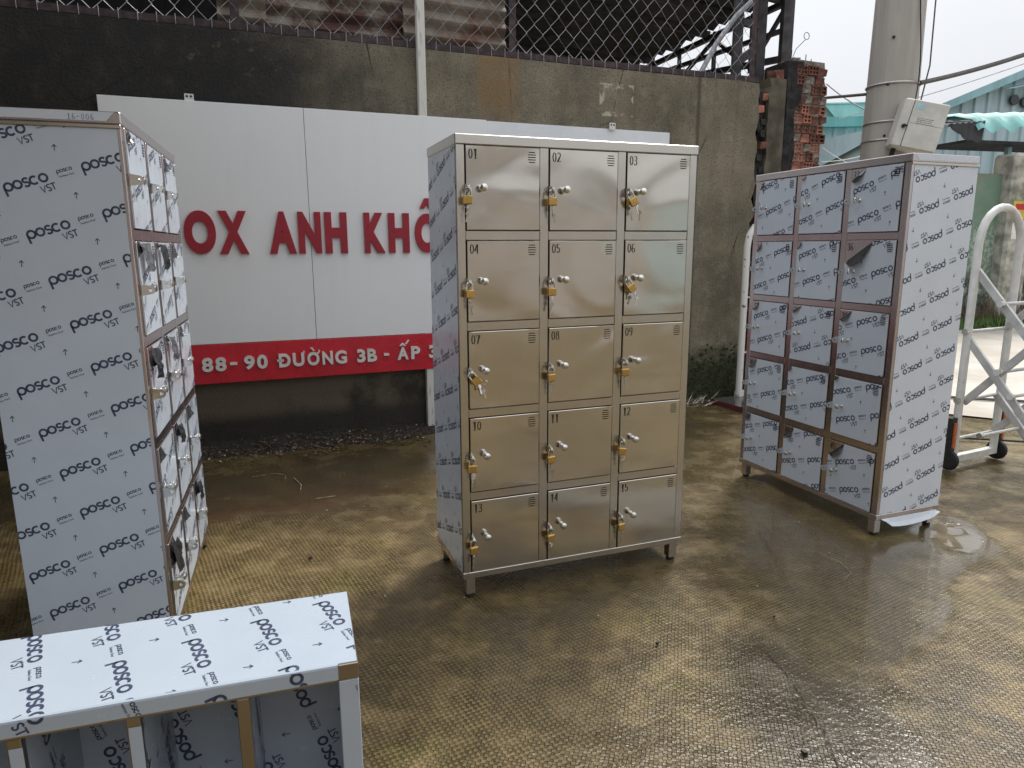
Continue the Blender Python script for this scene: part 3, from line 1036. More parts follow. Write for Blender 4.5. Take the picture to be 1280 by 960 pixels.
def arc(cx, cy, r, a0, a1, n_, ry=None):
    return [(cx + r * math.cos(R(a0 + (a1 - a0) * i / n_)), cy + (ry or r) * math.sin(R(a0 + (a1 - a0) * i / n_))) for i in range(n_ + 1)]
def word_posco(x, y, s, seg):
    """geometric bold lower-case word centred on x, y; s = full width"""
    q = s / 0.121
    w = .0061 * q
    r = .0106 * q
    out = []
    X = [x + q * v for v in (-.0485, -.0235, .0, .0215, .0470)]
    out += stroke(arc(X[0], y, r, 0, 360 - 360 / seg, seg - 1), w, True)
    out += stroke([(X[0] - r, y - r * .2), (X[0] - r, y - r * 2.35)], w)
    out += stroke(arc(X[1], y, r, 0, 360 - 360 / seg, seg - 1), w, True)
    sx_ = X[2]
    rs = r * .55
    out += stroke(arc(sx_, y + rs, rs * 1.25, 25, 270, max(4, seg // 2), rs) + arc(sx_, y - rs, rs * 1.25, 90, -155, max(4, seg // 2), rs)[1:], w * .92)
    out += stroke(arc(X[3], y, r, 48, 312, max(5, seg - 3)), w)
    out += stroke(arc(X[4], y, r, 0, 360 - 360 / seg, seg - 1), w, True)
    return out
def flat_text(body, x, y, width, height, bold=0.0):
    V, F = glyph(body, bold, 0)
    xs_ = [v[0] for v in V]; ys_ = [v[1] for v in V]
    x0, x1, y0, y1 = min(xs_), max(xs_), min(ys_), max(ys_)
    return [[(x + ((V[i][0] - x0) / (x1 - x0) - .5) * width, y + ((V[i][1] - y0) / (y1 - y0) - .5) * height) for i in f] for f in F]
TILT = R(17.2)
def glyph_low(body, bold):
    c_ = bpy.data.curves.new('glyph', 'FONT'); c_.body = body; c_.resolution_u = 1; c_.offset = bold
    ob = bpy.data.objects.new('glyph', c_); COL.objects.link(ob)
    dg = bpy.context.evaluated_depsgraph_get(); me = ob.evaluated_get(dg).to_mesh()
    V = [tuple(v.co) for v in me.vertices]; F = [tuple(p.vertices) for p in me.polygons]
    ob.evaluated_get(dg).to_mesh_clear(); bpy.data.objects.remove(ob); bpy.data.curves.remove(c_)
    return V, F
_SS = glyph_low('Stainless Steel', .012)
def unit_cell():
    """one repeat of the print: list of polygons in pattern axes (baseline along x)"""
    out = word_posco(0, 0, .121, 14)
    vx, vy = .046, -.030
    hgt, ww = .0185, .0034
    o = []
    o += stroke([(vx - .018, vy + hgt / 2), (vx - .011, vy - hgt / 2), (vx - .004, vy + hgt / 2)], ww * .8)
    s_ = hgt / 4
    o += stroke(arc(vx + .004, vy + s_, s_ * 1.0, 30, 270, 5, s_) + arc(vx + .004, vy - s_, s_ * 1.0, 90, -150, 5, s_)[1:], ww)
    o += stroke([(vx + .010, vy + hgt / 2), (vx + .024, vy + hgt / 2)], ww)
    o += stroke([(vx + .017, vy + hgt / 2 - ww * .5), (vx + .017, vy - hgt / 2)], ww)
    out += o
    out += word_posco(.108, .006, .044, 8)
    V, F = _SS
    xs_ = [v[0] for v in V]; ys_ = [v[1] for v in V]
    x0, x1, y0, y1 = min(xs_), max(xs_), min(ys_), max(ys_)
    for f in F:
        out.append([(.108 + ((V[i][0] - x0) / (x1 - x0) - .5) * .042, -.0085 + ((V[i][1] - y0) / (y1 - y0) - .5) * .0062) for i in f])
    ax, ay = .1085, .070
    c_, s2 = math.cos(-TILT), math.sin(-TILT)
    for pl in (stroke([(0, -.009), (0, .009)], .0022) + stroke([(-.006, .003), (0, .0095), (.006, .003)], .0022)):
        out.append([(ax + px * c_ - py * s2, ay + px * s2 + py * c_) for px, py in pl])
    return out
CELL = unit_cell()
CELL_BB = (-.07, .14, -.045, .085)
def clip(poly_, region):
    """convex clip of a polygon by a convex region given counter-clockwise"""
    for i in range(len(region)):
        a, b = region[i], region[(i + 1) % len(region)]
        ex, ey = b[0] - a[0], b[1] - a[1]
        res, n_ = [], len(poly_)
        for k2 in range(n_):
            p, q = poly_[k2], poly_[(k2 + 1) % n_]
            dp = ex * (p[1] - a[1]) - ey * (p[0] - a[0])
            dq = ex * (q[1] - a[1]) - ey * (q[0] - a[0])
            if dp >= 0: res.append(p)
            if (dp >= 0) != (dq >= 0):
                f = dp / (dp - dq)
                res.append((p[0] + (q[0] - p[0]) * f, p[1] + (q[1] - p[1]) * f))
        poly_ = res
        if len(poly_) < 3: return None
    return poly_
def film_print(region, turn, phase, to3d, scale=1.0):
    """lay the repeating print over a convex region; turn = rotation of the roll, phase = offset; to3d maps (u, v) to a point"""
    mb = MB()
    ang = TILT + turn
    c_, s2 = math.cos(ang) * scale, math.sin(ang) * scale
    us = [p[0] for p in region]; vs = [p[1] for p in region]
    # pattern coordinates of the region's corners
    def inv(u, v):
        u -= phase[0]; v -= phase[1]
        return (u * c_ + v * s2) / scale ** 2, (-u * s2 + v * c_) / scale ** 2
    pc_ = [inv(u, v) for u in (min(us), max(us)) for v in (min(vs), max(vs))]
    i0 = math.floor((min(p[0] for p in pc_) - .14) / .2157); i1 = math.ceil((max(p[0] for p in pc_) + .07) / .2157)
    j0 = math.floor((min(p[1] for p in pc_) - .09) / .141); j1 = math.ceil((max(p[1] for p in pc_) + .05) / .141)
    for i in range(i0, i1 + 1):
        for j2 in range(j0, j1 + 1):
            ox, oy = i * .2157, j2 * .141
            cc = [(phase[0] + (ox + x) * c_ - (oy + y) * s2, phase[1] + (ox + x) * s2 + (oy + y) * c_) for x in CELL_BB[:2] for y in CELL_BB[2:]]
            if max(p[0] for p in cc) < min(us) or min(p[0] for p in cc) > max(us) or max(p[1] for p in cc) < min(vs) or min(p[1] for p in cc) > max(vs):
                continue
            for pl in CELL:
                q = clip([(phase[0] + (ox + x) * c_ - (oy + y) * s2, phase[1] + (ox + x) * s2 + (oy + y) * c_) for x, y in pl], region)
                if q: mb.poly([to3d(u, v) for u, v in q])
    return mb

# stamped serif digits: thick uprights, thin bars
DIG = {
    '0': [arc(.25, .5, .2, 90, 450 - 24, 15, .46)], '1': [[(.1, .82), (.27, .96), (.27, .04)], [(.1, .03), (.44, .03)]],
    '2': [arc(.25, .72, .19, 160, -30, 7, .24) + [(.06, .04), (.45, .04), (.46, .14)]],
    '3': [arc(.23, .74, .18, 150, -90, 7, .22) + arc(.23, .27, .2, 90, -160, 8, .25)[1:]],
    '4': [[(.34, .03), (.34, .96), (.04, .3), (.48, .3)]], '5': [[(.43, .95), (.1, .95), (.09, .55)] + arc(.24, .32, .19, 130, -160, 8, .28)],
    '6': [arc(.28, .6, .2, 60, 190, 6, .36) + arc(.26, .28, .19, 170, -190, 11, .25)], '7': [[(.06, .82), (.07, .95), (.46, .95), (.2, .03)]],
    '8': [arc(.25, .74, .16, 90, 430, 10, .21), arc(.25, .28, .2, 90, 430, 10, .25)],
    '9': [arc(.25, .70, .19, 0, 340, 10, .25), [(.44, .7), (.40, .3), (.28, .06), (.1, .1)]],
}
def number_mesh(txt, x, z, h, y):
    mb = MB()
    for k2, chv in enumerate(txt):
        for pl in DIG[chv]:
            for q in stroke([(x + (p[0] + k2 * .62) * h * .82, z + p[1] * h) for p in pl], h * .125, False, h * .05):
                mb.poly([(u, y, v) for u, v in q])
    return mb

# ------------------------------------------------------------------ lockers
LW, LD, LH, LEG = 1.02, 0.414, 1.80, 0.086
CAP, BASE, RAIL, ST, MS = .036, .027, .034, .033, .036
DW = (LW - 2 * ST - 2 * MS) / 3
DH = (LH - LEG - CAP - BASE - 4 * RAIL) / 5
GAP = .0028
DX = [ST + i * (DW + MS) for i in range(3)]
DZ = [LH - CAP - (j2 + 1) * DH - j2 * RAIL for j2 in range(5)]
def door_mesh(m):
    mb = MB()
    mb.cbox(GAP, DW - GAP, -.004, .012, GAP, DH - GAP, .0017)
    return mb.mesh('door', m)
def vent_mesh(y):
    mb = MB()
    for k2 in range(5):
        zc = -k2 * .0088
        w_ = .0125 if k2 in (0, 4) else .0155
        mb.box(-w_, w_, y - .0003, y + .001, zc - .0017, zc + .0017, 1)
    return mb.mesh('vent', [M['steel'], M['dark_hole']])
def knob_mesh():
    mb = MB()
    mb.lathe([(.011, 0), (.011, .002), (.0055, .004), (.005, .014), (.008, .017), (.0125, .021), (.0145, .027), (.013, .033), (.008, .0365), (.002, .0378)], 16, 'y')
    return mb.mesh('knob', M['chrome'], True)
def hasp_mesh():
    """two tabs with a hole, one from the door and one from the frame, standing out from the face"""
    mb = MB()
    for dx in (-.0022, .0022):
        for sgn in (-1, 1):
            n_ = 14
            ring_o = []
            for i in range(n_):
                a = 2 * math.pi * i / n_
                ring_o.append((math.cos(a), math.sin(a)))
        n_ = 16
        inner = [(-.026 + .006 * math.cos(2 * math.pi * i / n_), .006 * math.sin(2 * math.pi * i / n_)) for i in range(n_)]
        outer = []
        for i in range(n_):
            a = 2 * math.pi * i / n_
            y, z_ = -.026 + .0135 * math.cos(a), .0135 * math.sin(a)
            if math.cos(a) > .1: y, z_ = (.0, .018 * (1 if math.sin(a) > .38 else (-1 if math.sin(a) < -.38 else math.sin(a) / .38)))
            outer.append((y, z_))
        for xx, fl in ((dx - .001, 0), (dx + .001, 1)):
            for i in range(n_):
                j2 = (i + 1) % n_
                q = [(xx, *inner[i]), (xx, *outer[i]), (xx, *outer[j2]), (xx, *inner[j2])]
                mb.poly(q[::-1] if fl else q)
        for i in range(n_):
            j2 = (i + 1) % n_
            mb.poly([(dx - .001, *outer[i]), (dx + .001, *outer[i]), (dx + .001, *outer[j2]), (dx - .001, *outer[j2])])
            mb.poly([(dx - .001, *inner[j2]), (dx + .001, *inner[j2]), (dx + .001, *inner[i]), (dx - .001, *inner[i])])
    return mb.mesh('hasp', M['chrome'])
ME_VENT, ME_KNOB, ME_HASP = vent_mesh(-.004), knob_mesh(), hasp_mesh()
ME_DOOR = door_mesh(M['steel_door'])
ME_DOOR_P = door_mesh(M['steel_pink'])
HZ = DH * .49            # hasp height on a door
def flap_mesh(cx_, cz_, lift, curl):
    """triangle of film peeled back from the top left corner; local origin at that corner"""
    a, b = Vector((cx_, 0, 0)), Vector((0, 0, -cz_))
    fold = (b - a)
    nrm = Vector((0, 0, 0)) - a
    nrm = (nrm - fold * (nrm.dot(fold) / fold.dot(fold)))
    hgt = nrm.length
    nd = -nrm / hgt                                        # direction away from the corner, across the fold
    foot = Vector((0, 0, 0)) - nrm
    foot = a + fold * ((Vector((0, 0, 0)) - a).dot(fold) / fold.dot(fold))
    mb = MB()
    S = 6
    rows = []
    for i in range(S + 1):
        f = i / S
        wdt = 1 - f
        th = f * curl
        off = nd * (hgt * (math.sin(th) / curl if curl else f)) + Vector((0, -1, 0)) * (lift * math.sin(f * 1.6) + hgt * .35 * f * f)
        p = a + (foot - a) * f + off
        q = b + (foot - b) * f + off
        rows.append([p + (q - p) * (k2 / 4) + Vector((0, -.004 * noise.noise(Vector((f * 4, k2, cx_ * 90))), 0)) for k2 in range(5)])
    for i in range(S):
        for k2 in range(4):
            mb.poly([rows[i][k2], rows[i][k2 + 1], rows[i + 1][k2 + 1], rows[i + 1][k2]])
    return weld(mb)
def crumple_mesh(w_, h_, seed):
    """loose crumpled flag of film hanging from a slit"""
    mb = MB()
    rows = []
    for i in range(9):
        row_ = []
        for k2 in range(7):
            u, v = k2 / 6, i / 8
            row_.append((u * w_ * (1 - .35 * v) + .2 * w_ * v, -.003 - .010 * math.sin(v * 2.2) - .016 * abs(noise.noise(Vector((u * 5, v * 5, seed)))) - .01 * u, -v * h_ + .006 * noise.noise(Vector((u * 6, v * 3, seed + 5)))))
        rows.append(row_)
    for i in range(8):
        for k2 in range(6):
            mb.poly([rows[i][k2], rows[i][k2 + 1], rows[i + 1][k2 + 1], rows[i + 1][k2]])
    return weld(mb)

def locker(name, loc, rz, label, first_no, filmed, cuts=None, flips=(), phases=None, crumples=None, side_turn=(0.0, math.pi), cap_film=False, side_phase=((.0, .0), (.0, .0)), film_mat='film', side_mat='film'):
    root = empty(name, loc, rz, label=label, cat='locker', group='lockers standing in the yard')
    fm = M['steel_pink'] if filmed else M['steel']
    fmh = M['steel_pink'] if filmed else M['steel_h']
    # frame
    for i, (x0, x1) in enumerate(((0, ST), (DX[0] + DW, DX[1]), (DX[1] + DW, DX[2]), (LW - ST, LW))):
        mb = MB(); mb.cbox(x0, x1, 0, .03, LEG + BASE, LH - CAP, .0018); mb.build('stile', fm, root)
    for j2 in range(4):
        for i in range(3):
            z0 = DZ[j2] - RAIL
            mb = MB(); mb.cbox(DX[i], DX[i] + DW, .0006, .03, z0, z0 + RAIL, .0018); mb.build('rail', fmh, root)
    cap = MB(); cap.cbox(-.004, LW + .004, -.004, LD + .002, LH - CAP, LH, .003)
    cap = cap.build('top_cap', fmh, root)
    b_ = MB()
    b_.cbox(-.003, LW + .003, -.003, .03, LEG, LEG + BASE, .002)
    b_.cbox(-.003, LW + .003, LD - .03, LD + .003, LEG, LEG + BASE, .002)
    b_.cbox(-.0025, .03, .03, LD - .03, LEG + .0005, LEG + BASE - .0005, .002)
    b_.cbox(LW - .03, LW + .0025, .03, LD - .03, LEG + .0005, LEG + BASE - .0005, .002)
    b_.build('base_frame', fmh, root)
    for x in (.012, LW - .052):
        for y in (.008, LD - .048):
            mb = MB(); mb.cbox(x, x + .04, y, y + .04, .014, LEG - .0005, .002)
            lg = mb.build('leg', fm, root)
            mb = MB(); mb.lathe([(.017, 0.0), (.019, .003), (.017, .014)], 12, 'z', (x + .02, y + .02, 0)); mb.build('rubber_foot', M['rubber'], lg)
    # carcass
    mb = MB(); mb.box(.004, LW - .004, LD - .003, LD, LEG + BASE, LH - CAP); mb.build('back_panel', M['film'], root)
    for j2 in range(6):
        zz = LEG + .002 if j2 == 5 else (LH - .01 if j2 == 0 else DZ[j2 - 1] - RAIL / 2)
        mb = MB(); mb.box(.006, LW - .006, .031, LD - .004, zz - .001, zz + .001); mb.build('shelf', M['steel'], root)
    for x in (DX[0] + DW + MS / 2, DX[1] + DW + MS / 2):
        mb = MB(); mb.box(x - .001, x + .001, .031, LD - .004, LEG + .03, LH - CAP); mb.build('divider', M['steel'], root)
    for sd in (0, 1):
        x = 0.0005 if sd == 0 else LW - .0005
        mb = MB()
        x0, x1 = (x, x + .003) if sd == 0 else (x - .003, x)
        mb.box(x0, x1, .0305, LD - .0005, LEG + BASE + .0005, LH - CAP - .0005)
        sp = mb.build('side_panel', fm, root)
        xf = -.0008 if sd == 0 else LW + .0008
        mb = MB()
        y0, y1 = (.010 if sd == 0 else .018), LD - .001
        z0, z1 = LEG + BASE + .001, LH - CAP - .004
        q = [(xf, y0, z0), (xf, y1, z0), (xf, y1, z1), (xf, y0, z1)]
        mb.poly(q[::-1] if sd == 0 else q)
        fo = mb.build('protective_film', M[side_mat], sp)
        xp = xf + (-.0005 if sd == 0 else .0005)
        # u runs to the right as seen from outside
        to3 = (lambda u, v: (xp, LD - u, v)) if sd == 0 else (lambda u, v: (xp, u, v))
        u0, u1 = (LD - y1, LD - y0) if sd == 0 else (y0, y1)
        film_print([(u0, z0), (u1, z0), (u1, z1), (u0, z1)], side_turn[sd], side_phase[sd], to3).build('printed_lettering', M['print'], sp)
    if cap_film:
        for sd in (0, 1):
            xf = -.0046 if sd == 0 else LW + .0046
            mb = MB()
            z0, z1 = LH - CAP + .008, LH - .002
            q = [(xf, .035, z0), (xf, LD - .004, z0), (xf, LD - .004, z1), (xf, .012, z1)]
            mb.poly(q[::-1] if sd == 0 else q)
            mb.build('film_strip', M['film_white_lit'], cap)
            mb = MB()
            mb.cbox(-.006 if sd == 0 else LW - .002, .002 if sd == 0 else LW + .006, -.002, LD + .003, LH - CAP - .012, LH - CAP - .0004, .0015)
            mb.build('edge_trim', M['steel'], cap)
        mb = MB(); mb.poly([(.03, .03, LH + .0006), (LW - .03, .03, LH + .0006), (LW - .03, LD - .03, LH + .0006), (.03, LD - .03, LH + .0006)])
        mb.build('film_sheet', M['film_white_lit'], cap)
    # doors
    for j2 in range(5):
        for i in range(3):
            no = first_no + j2 * 3 + i
            dr = link('door', ME_DOOR_P if filmed else ME_DOOR, root, (DX[i], 0, DZ[j2]))
            txt = '%02d' % no
            number_mesh(txt, .014, DH - .014 - .036, .036, -.0043).build('number', M['number'], dr)
            link('vent', ME_VENT, dr, (DW - .034, -.0022 if filmed else 0, DH - .019))
            link('knob', ME_KNOB, dr, (.062, -.004, HZ + .004))
            link('hasp', ME_HASP, dr, (.002, -.004, HZ))
            if filmed:
                cx_, cz_ = cuts[j2][i] if cuts else (.03, .03)
                g = GAP + .001
                reg = [(g, g), (DW - g, g), (DW - g, DH - g), (g + cx_, DH - g), (g, DH - g - cz_)]
                mb = MB()
                mb.poly([(u, -.0048, v) for u, v in reg])
                fo = mb.build('protective_film', M[film_mat], dr)
                fp = film_print(reg, math.pi if (j2, i) in flips else 0.0, (random.uniform(0, .2), random.uniform(0, .14)), lambda u, v: (u, -.0053, v))
                fp.build('printed_lettering', M['print'], dr)
                if cx_ > .02:
                    fl = flap_mesh(cx_, cz_, .004 + .03 * cx_, 1.5)
                    o = fl.build('peeled_film', M['film_back'], dr, True)
                    o.location = (g, -.005, DH - g)
            if crumples and (j2, i) in crumples:
                w_, h_ = crumples[(j2, i)]
                o = crumple_mesh(w_, h_, j2 * 3.3 + i).build('crumpled_film', M['film_crumple'] if (i + j2) % 2 else M['film_back'], dr, True)
                o.location = (.02, -.005, DH - .01)
    # dark interior behind the door gaps
    return root

C_LOC, C_RZ = (-.1979, 2.5944, 0.0), .3555
lk_c = locker('steel_locker', C_LOC, C_RZ, 'bare stainless steel locker with fifteen numbered doors and brass padlocks', 1, False, side_turn=(math.pi, 0.0), side_phase=((.05, .03), (0, 0)), film_mat='film')
cutsR = [[(.035, .05), (.03, .02), (.085, .055)], [(.05, .055), (.03, .04), (.165, .105)], [(.06, .05), (.07, .03), (.075, .05)], [(.07, .055), (.025, .03), (.03, .02)], [(.045, .05), (.075, .06), (.10, .075)]]
lk_r = locker('film_wrapped_locker', (1.4129, 4.1442, 0), -1.2160, 'film wrapped locker beside the white gate with peeled corners on its doors', 31, True, cutsR, flips=((2, 1), ), cap_film=True, side_turn=(0.0, math.pi), side_phase=((0, 0), (.135, .093)), side_mat='film_white_lit')
cutsL = [[(.05, .04), (.02, .03), (.06, .06)], [(.03, .05), (.03, .02), (.08, .05)], [(.07, .06), (.03, .02), (.05, .04)], [(.04, .05), (.06, .04), (.05, .06)], [(.08, .09), (.05, .05), (.06, .06)]]
crL = {(1, 0): (.10, .09), (1, 1): (.07, .09), (2, 0): (.06, .10), (2, 1): (.06, .09), (3, 1): (.05, .07), (4, 0): (.07, .12), (4, 2): (.05, .08)}
# the print's lattice on the near side panel: a word centre lies at v = 0.262, z = 1.593
lk_l = locker('film_wrapped_locker', (-1.1648, 2.1812, 0), 1.8728, 'film wrapped locker at the left seen from its printed side', 16, True, cutsL, crumples=crL, cap_film=True, side_turn=(0.0, math.pi), side_phase=((LD - .262, 1.593), (0, 0)), film_mat='film')
# pen marks on the cap strip of the left locker
mb = MB()
for k2, chv in enumerate('16-006'):
    if chv == '-':
        for q in stroke([(0, .5), (.45, .55)], .1): mb.poly([(-.0051, .135 - (u * .014 + k2 * .012), LH - .026 + v * .016) for u, v in q])
        continue
    for pl in DIG[chv]:
        for q in stroke(pl, .08): mb.poly([(-.0051, .135 - (u * .016 + k2 * .012), LH - .026 + v * .016) for u, v in q])
mb.build('pen_mark', M['print_pale'], lk_l)
# loose tongue of film under the right locker's side
mb = MB()
pr = None
for i in range(9):
    f = i / 8
    y = .03 + f * (LD - .05)
    hgt = .045 * (math.sin(f * math.pi) ** .35) * (1 - .25 * f)
    cur = [(LW + .004, y, LEG + .004), (LW + .012, y + .004, LEG - hgt * .5), (LW + .026, y + .006, LEG - hgt)]
    if pr:
        for k2 in range(2): mb.poly([pr[k2], cur[k2], cur[k2 + 1], pr[k2 + 1]])
    pr = cur
mb.build('loose_film', M['film_white_lit'], lk_r, True)

# ------------------------------------------------------------------ padlocks on the bare locker
pb = MB(); pb.cbox(-.0175, .0175, -.008, .008, -.050, -.020, .003); ME_PB = pb.mesh('body', M['brass'])
pb = MB(); pb.tube([(-.0115, 0, -.021), (-.0115, 0, -.004)] + [(-.0115 * math.cos(a), 0, -.004 + .0115 * math.sin(a)) for a in np.linspace(.3, math.pi - .3, 8)] + [(.0115, 0, -.004), (.0115, 0, -.021)], .003, 8); ME_PS = pb.mesh('shackle', M['chrome'], True)
pb = MB(); pb.tube([(.010 * math.cos(a), .002 * math.sin(2 * a), -.068 + .011 * math.sin(a)) for a in np.linspace(0, 2 * math.pi, 17)[:-1]], .0012, 5, closed=True); ME_PR = pb.mesh('key_ring', M['chrome'], True)
def key_mesh():
    mb = MB()
    mb.lathe([(.0085, -.0009), (.0085, .0009)], 12, 'y', (0, 0, -.006))
    mb.box(-.003, .003, -.0009, .0009, -.036, -.013)
    mb.box(.003, .005, -.0009, .0009, -.034, -.03)
    mb.box(.003, .0045, -.0009, .0009, -.027, -.024)
    return mb.mesh('key', M['chrome'])
ME_KEY = key_mesh()
cz, sz_ = math.cos(C_RZ), math.sin(C_RZ)
tilts = {3: .55, 6: .6, 7: .65, 9: .05, 12: -.1}
for j2 in range(5):
    for i in range(3):
        no = 1 + j2 * 3 + i
        lx, ly, lz = DX[i] + .002, -.030, DZ[j2] + HZ
        wpos = Vector((C_LOC[0] + lx * cz - ly * sz_, C_LOC[1] + lx * sz_ + ly * cz, lz - .006))
        root = empty('padlock', wpos, C_RZ, label='brass padlock with keys on door %02d, %s row, %s column of the steel locker' % (no, ('top', 'second', 'middle', 'fourth', 'bottom')[j2], ('left', 'middle', 'right')[i]), cat='padlock', group='padlocks on the bare steel locker')
        tl = tilts.get(no, random.uniform(-.08, .08))
        root.rotation_euler = (0, -tl, C_RZ + random.uniform(-.25, .15))
        bd = link('body', ME_PB, root)
        link('shackle', ME_PS, root)
        link('key_ring', ME_PR, root, (0, 0, .006), (0, tl * .6, random.uniform(0, 3)))
        link('key', ME_KEY, root, (0, 0, -.055 + .001), (0, tl, random.uniform(.6, 1.2)))
        link('key', ME_KEY, root, (.002, -.002, -.078), (.1, tl + random.uniform(-.3, .3), random.uniform(-.3, .5)))

# ------------------------------------------------------------------ unfinished single-column locker lying on its side
BX = empty('open_cabinet', (-.3142, 1.2692, 0), .2957, label='low open cabinet without doors in the foreground, wrapped in printed film', cat='cabinet')
BH, BD, BL = .5793, .3105, 1.60
M['steel_brown'] = steel('stainless edge', (0.45, 0.40, 0.345), 0.3, brush=(30, 30, 2))
mb = MB(); mb.cbox(-BL, 0, .004, BD, BH - .004, BH - .0006, .001); tp_b = mb.build('top_panel', M['steel_brown'], BX)
mb = MB()
rows = []
prof = [(BD - .001, BH - .02), (BD + .0005, BH - .003), (BD - .004, BH), (.006, BH), (.0015, BH - .0015), (0, BH - .005), (0, BH - .033)]
for (y, z) in prof: rows.append([(-BL, y, z), (-.039 if z < BH - .004 and y < .1 else -.0015, y, z)])
for i in range(len(prof) - 1): mb.poly([rows[i][0], rows[i][1], rows[i + 1][1], rows[i + 1][0]][::-1])
mb.build('protective_film', M['film_pale'], tp_b, True)
film_print([(-BL, .006), (-.002, .006), (-.002, BD - .004), (-BL, BD - .004)], -math.pi / 2 , (-.176, .172), lambda u, v: (u, v, BH + .0005)).build('printed_lettering', M['print'], tp_b)
film_print([(-BL, -.029), (-.040, -.029), (-.040, 0.0), (-BL, 0.0)], -math.pi / 2, (-.176, .172), lambda u, v: (u, -.0006, BH - .003 + v)).build('printed_lettering', M['print'], tp_b)
mb = MB(); mb.cbox(-BL, -.0405, .0012, .03, BH - .039, BH - .005, .001); mb.build('front_rail', M['steel_brown'], BX)
mb = MB(); mb.cbox(-.040, .0008, -.0008, .03, BH - .036, BH - .0002, .0015); mb.build('corner_plate', M['steel_brown'], BX)
mb = MB(); mb.cbox(-.040, 0, 0, .03, .012, BH - .037, .0015); pst = mb.build('end_post', M['film_pale'], BX)
film_print([(-.038, .02), (-.003, .02), (-.003, BH - .04), (-.038, BH - .04)], -math.pi / 2, (-.03, .16), lambda u, v: (u, -.0006, v)).build('printed_lettering', M['print'], pst)
mb = MB(); mb.cbox(-.004, 0.0, .031, BD, .006, BH - .006, .001); mb.build('end_panel', M['film_pale'], BX)
mb = MB(); mb.cbox(-BL, 0, 0, BD, 0.0, .005, .001); mb.build('bottom_panel', M['film_pale'], BX)
mb = MB(); mb.cbox(-BL, -.003, BD - .004, BD - .0015, .006, BH - .006, .001); bk = mb.build('back_panel', M['film_pale'], BX)
film_print([(-BL, .01), (-.01, .01), (-.01, BH - .02), (-BL, BH - .02)], -math.pi / 2 + math.pi, (-.2, .1), lambda u, v: (u, BD - .0046, v)).build('printed_lettering', M['print'], bk)
for i in range(1, 9):
    x = -.041 - .1924 * i
    if x < -BL + .05: break
    mb = MB(); mb.cbox(x, x + .0235, .003, .024, .006, BH - .040, .0015); dv = mb.build('divider', M['steel_brown'], BX)
    if i != 1:
        mb = MB(); mb.poly([(x + .003, .0022, .01), (x + .025, .0022, .01), (x + .025, .0022, BH - .057), (x + .003, .0022, BH - .057)]); mb.build('protective_film', M['film_pale'], dv)
    mb = MB(); mb.box(x + .012, x + .016, .028, BD - .005, .006, BH - .006); sh = mb.build('divider_sheet', M['film_pale'], BX)
    for sgn, xx in ((1, x + .0166), (-1, x + .0114)):
        film_print([(.03, .01), (BD - .01, .01), (BD - .01, BH - .01), (.03, BH - .01)], math.pi / 2, (random.uniform(0, .2), random.uniform(0, .14)), (lambda u, v, xx=xx, sgn=sgn: (xx, u if sgn > 0 else BD + .02 - u, v))).build('printed_lettering', M['print'], sh)

# ------------------------------------------------------------------ white folding gate
M['gate_white'] = simple('white gate paint', (0.66, 0.655, 0.63), 0.38, 0, 0.1, 14, 0.05)
M['gate_bar'] = simple('grey white gate bar', (0.50, 0.50, 0.485), 0.4, 0.1, 0.15, 14, 0.05)
M['orange'] = simple('orange reflector', (0.55, 0.14, 0.04), 0.4)
gate = empty('folding_gate', (0, 0, 0), 0, label='white folding scissor gate on black wheels beside the wrapped locker', cat='gate')
GA, GB = Vector((2.80, 4.24, 0)), Vector((3.185, 4.43, 0))
gw = (GB - GA).length
gx = (GB - GA).normalized()
gd = Vector((gx.y, -gx.x, 0))
def gate_frame(o):
    a, b = GA + o, GB + o
    mb = MB()
    rr = gw / 2
    pts = [a + Vector((0, 0, .05)), a + Vector((0, 0, .6)), a + Vector((0, 0, 1.40))]
    c_ = (a + b) / 2 + Vector((0, 0, 1.40))
    pts += [c_ - gx * rr * math.cos(w) + Vector((0, 0, rr * 1.05 * math.sin(w))) for w in np.linspace(.15, math.pi - .15, 12)]
    pts += [b + Vector((0, 0, 1.40)), b + Vector((0, 0, .6)), b + Vector((0, 0, .05))]
    mb.tube(pts, .0235, 12)
    mb.build('arch', M['gate_white'], gate, True)
    mb = MB(); mb.beam(a + Vector((0, 0, .07)), b + Vector((0, 0, .07)), .04, .04); mb.build('foot_bar', M['gate_white'], gate)
    for p, sg in ((a, -1), (b, 1)):
        q = p + gx * sg * .045
        ax = gx
        mb = MB()
        V = []
        n_ = 20
        for (rad, w_) in ((.045, -.016), (.062, -.013), (.066, 0), (.062, .013), (.045, .016)):
            for k2 in range(n_):
                w = 2 * math.pi * k2 / n_
                V.append(q + ax * w_ + gd * (rad * math.cos(w)) + Vector((0, 0, .066 + rad * math.sin(w))))
        F = [(i * n_ + k2, i * n_ + (k2 + 1) % n_, (i + 1) * n_ + (k2 + 1) % n_, (i + 1) * n_ + k2) for i in range(4) for k2 in range(n_)]
        F += [tuple(range(n_)), tuple(4 * n_ + k2 for k2 in range(n_))[::-1]]
        mb.add(V, F)
        mb.build('wheel', M['rubber'], gate, True)
        mb = MB()
        mb.beam(q + Vector((0, 0, .12)), q + Vector((0, 0, .34)), .05, .03, up=gd)
        hs = mb.build('wheel_guard', M['rubber'], gate)
        mb = MB()
        mb.beam(q - gd * -.0 + gx * sg * .0 + Vector((0, 0, .15)) + gd * .022, q + Vector((0, 0, .31)) + gd * .022, .02, .012, up=gd)
        mb.build('reflector', M['orange'], hs)
gate_frame(Vector((0, 0, 0)))
gate_frame(gd * .62)
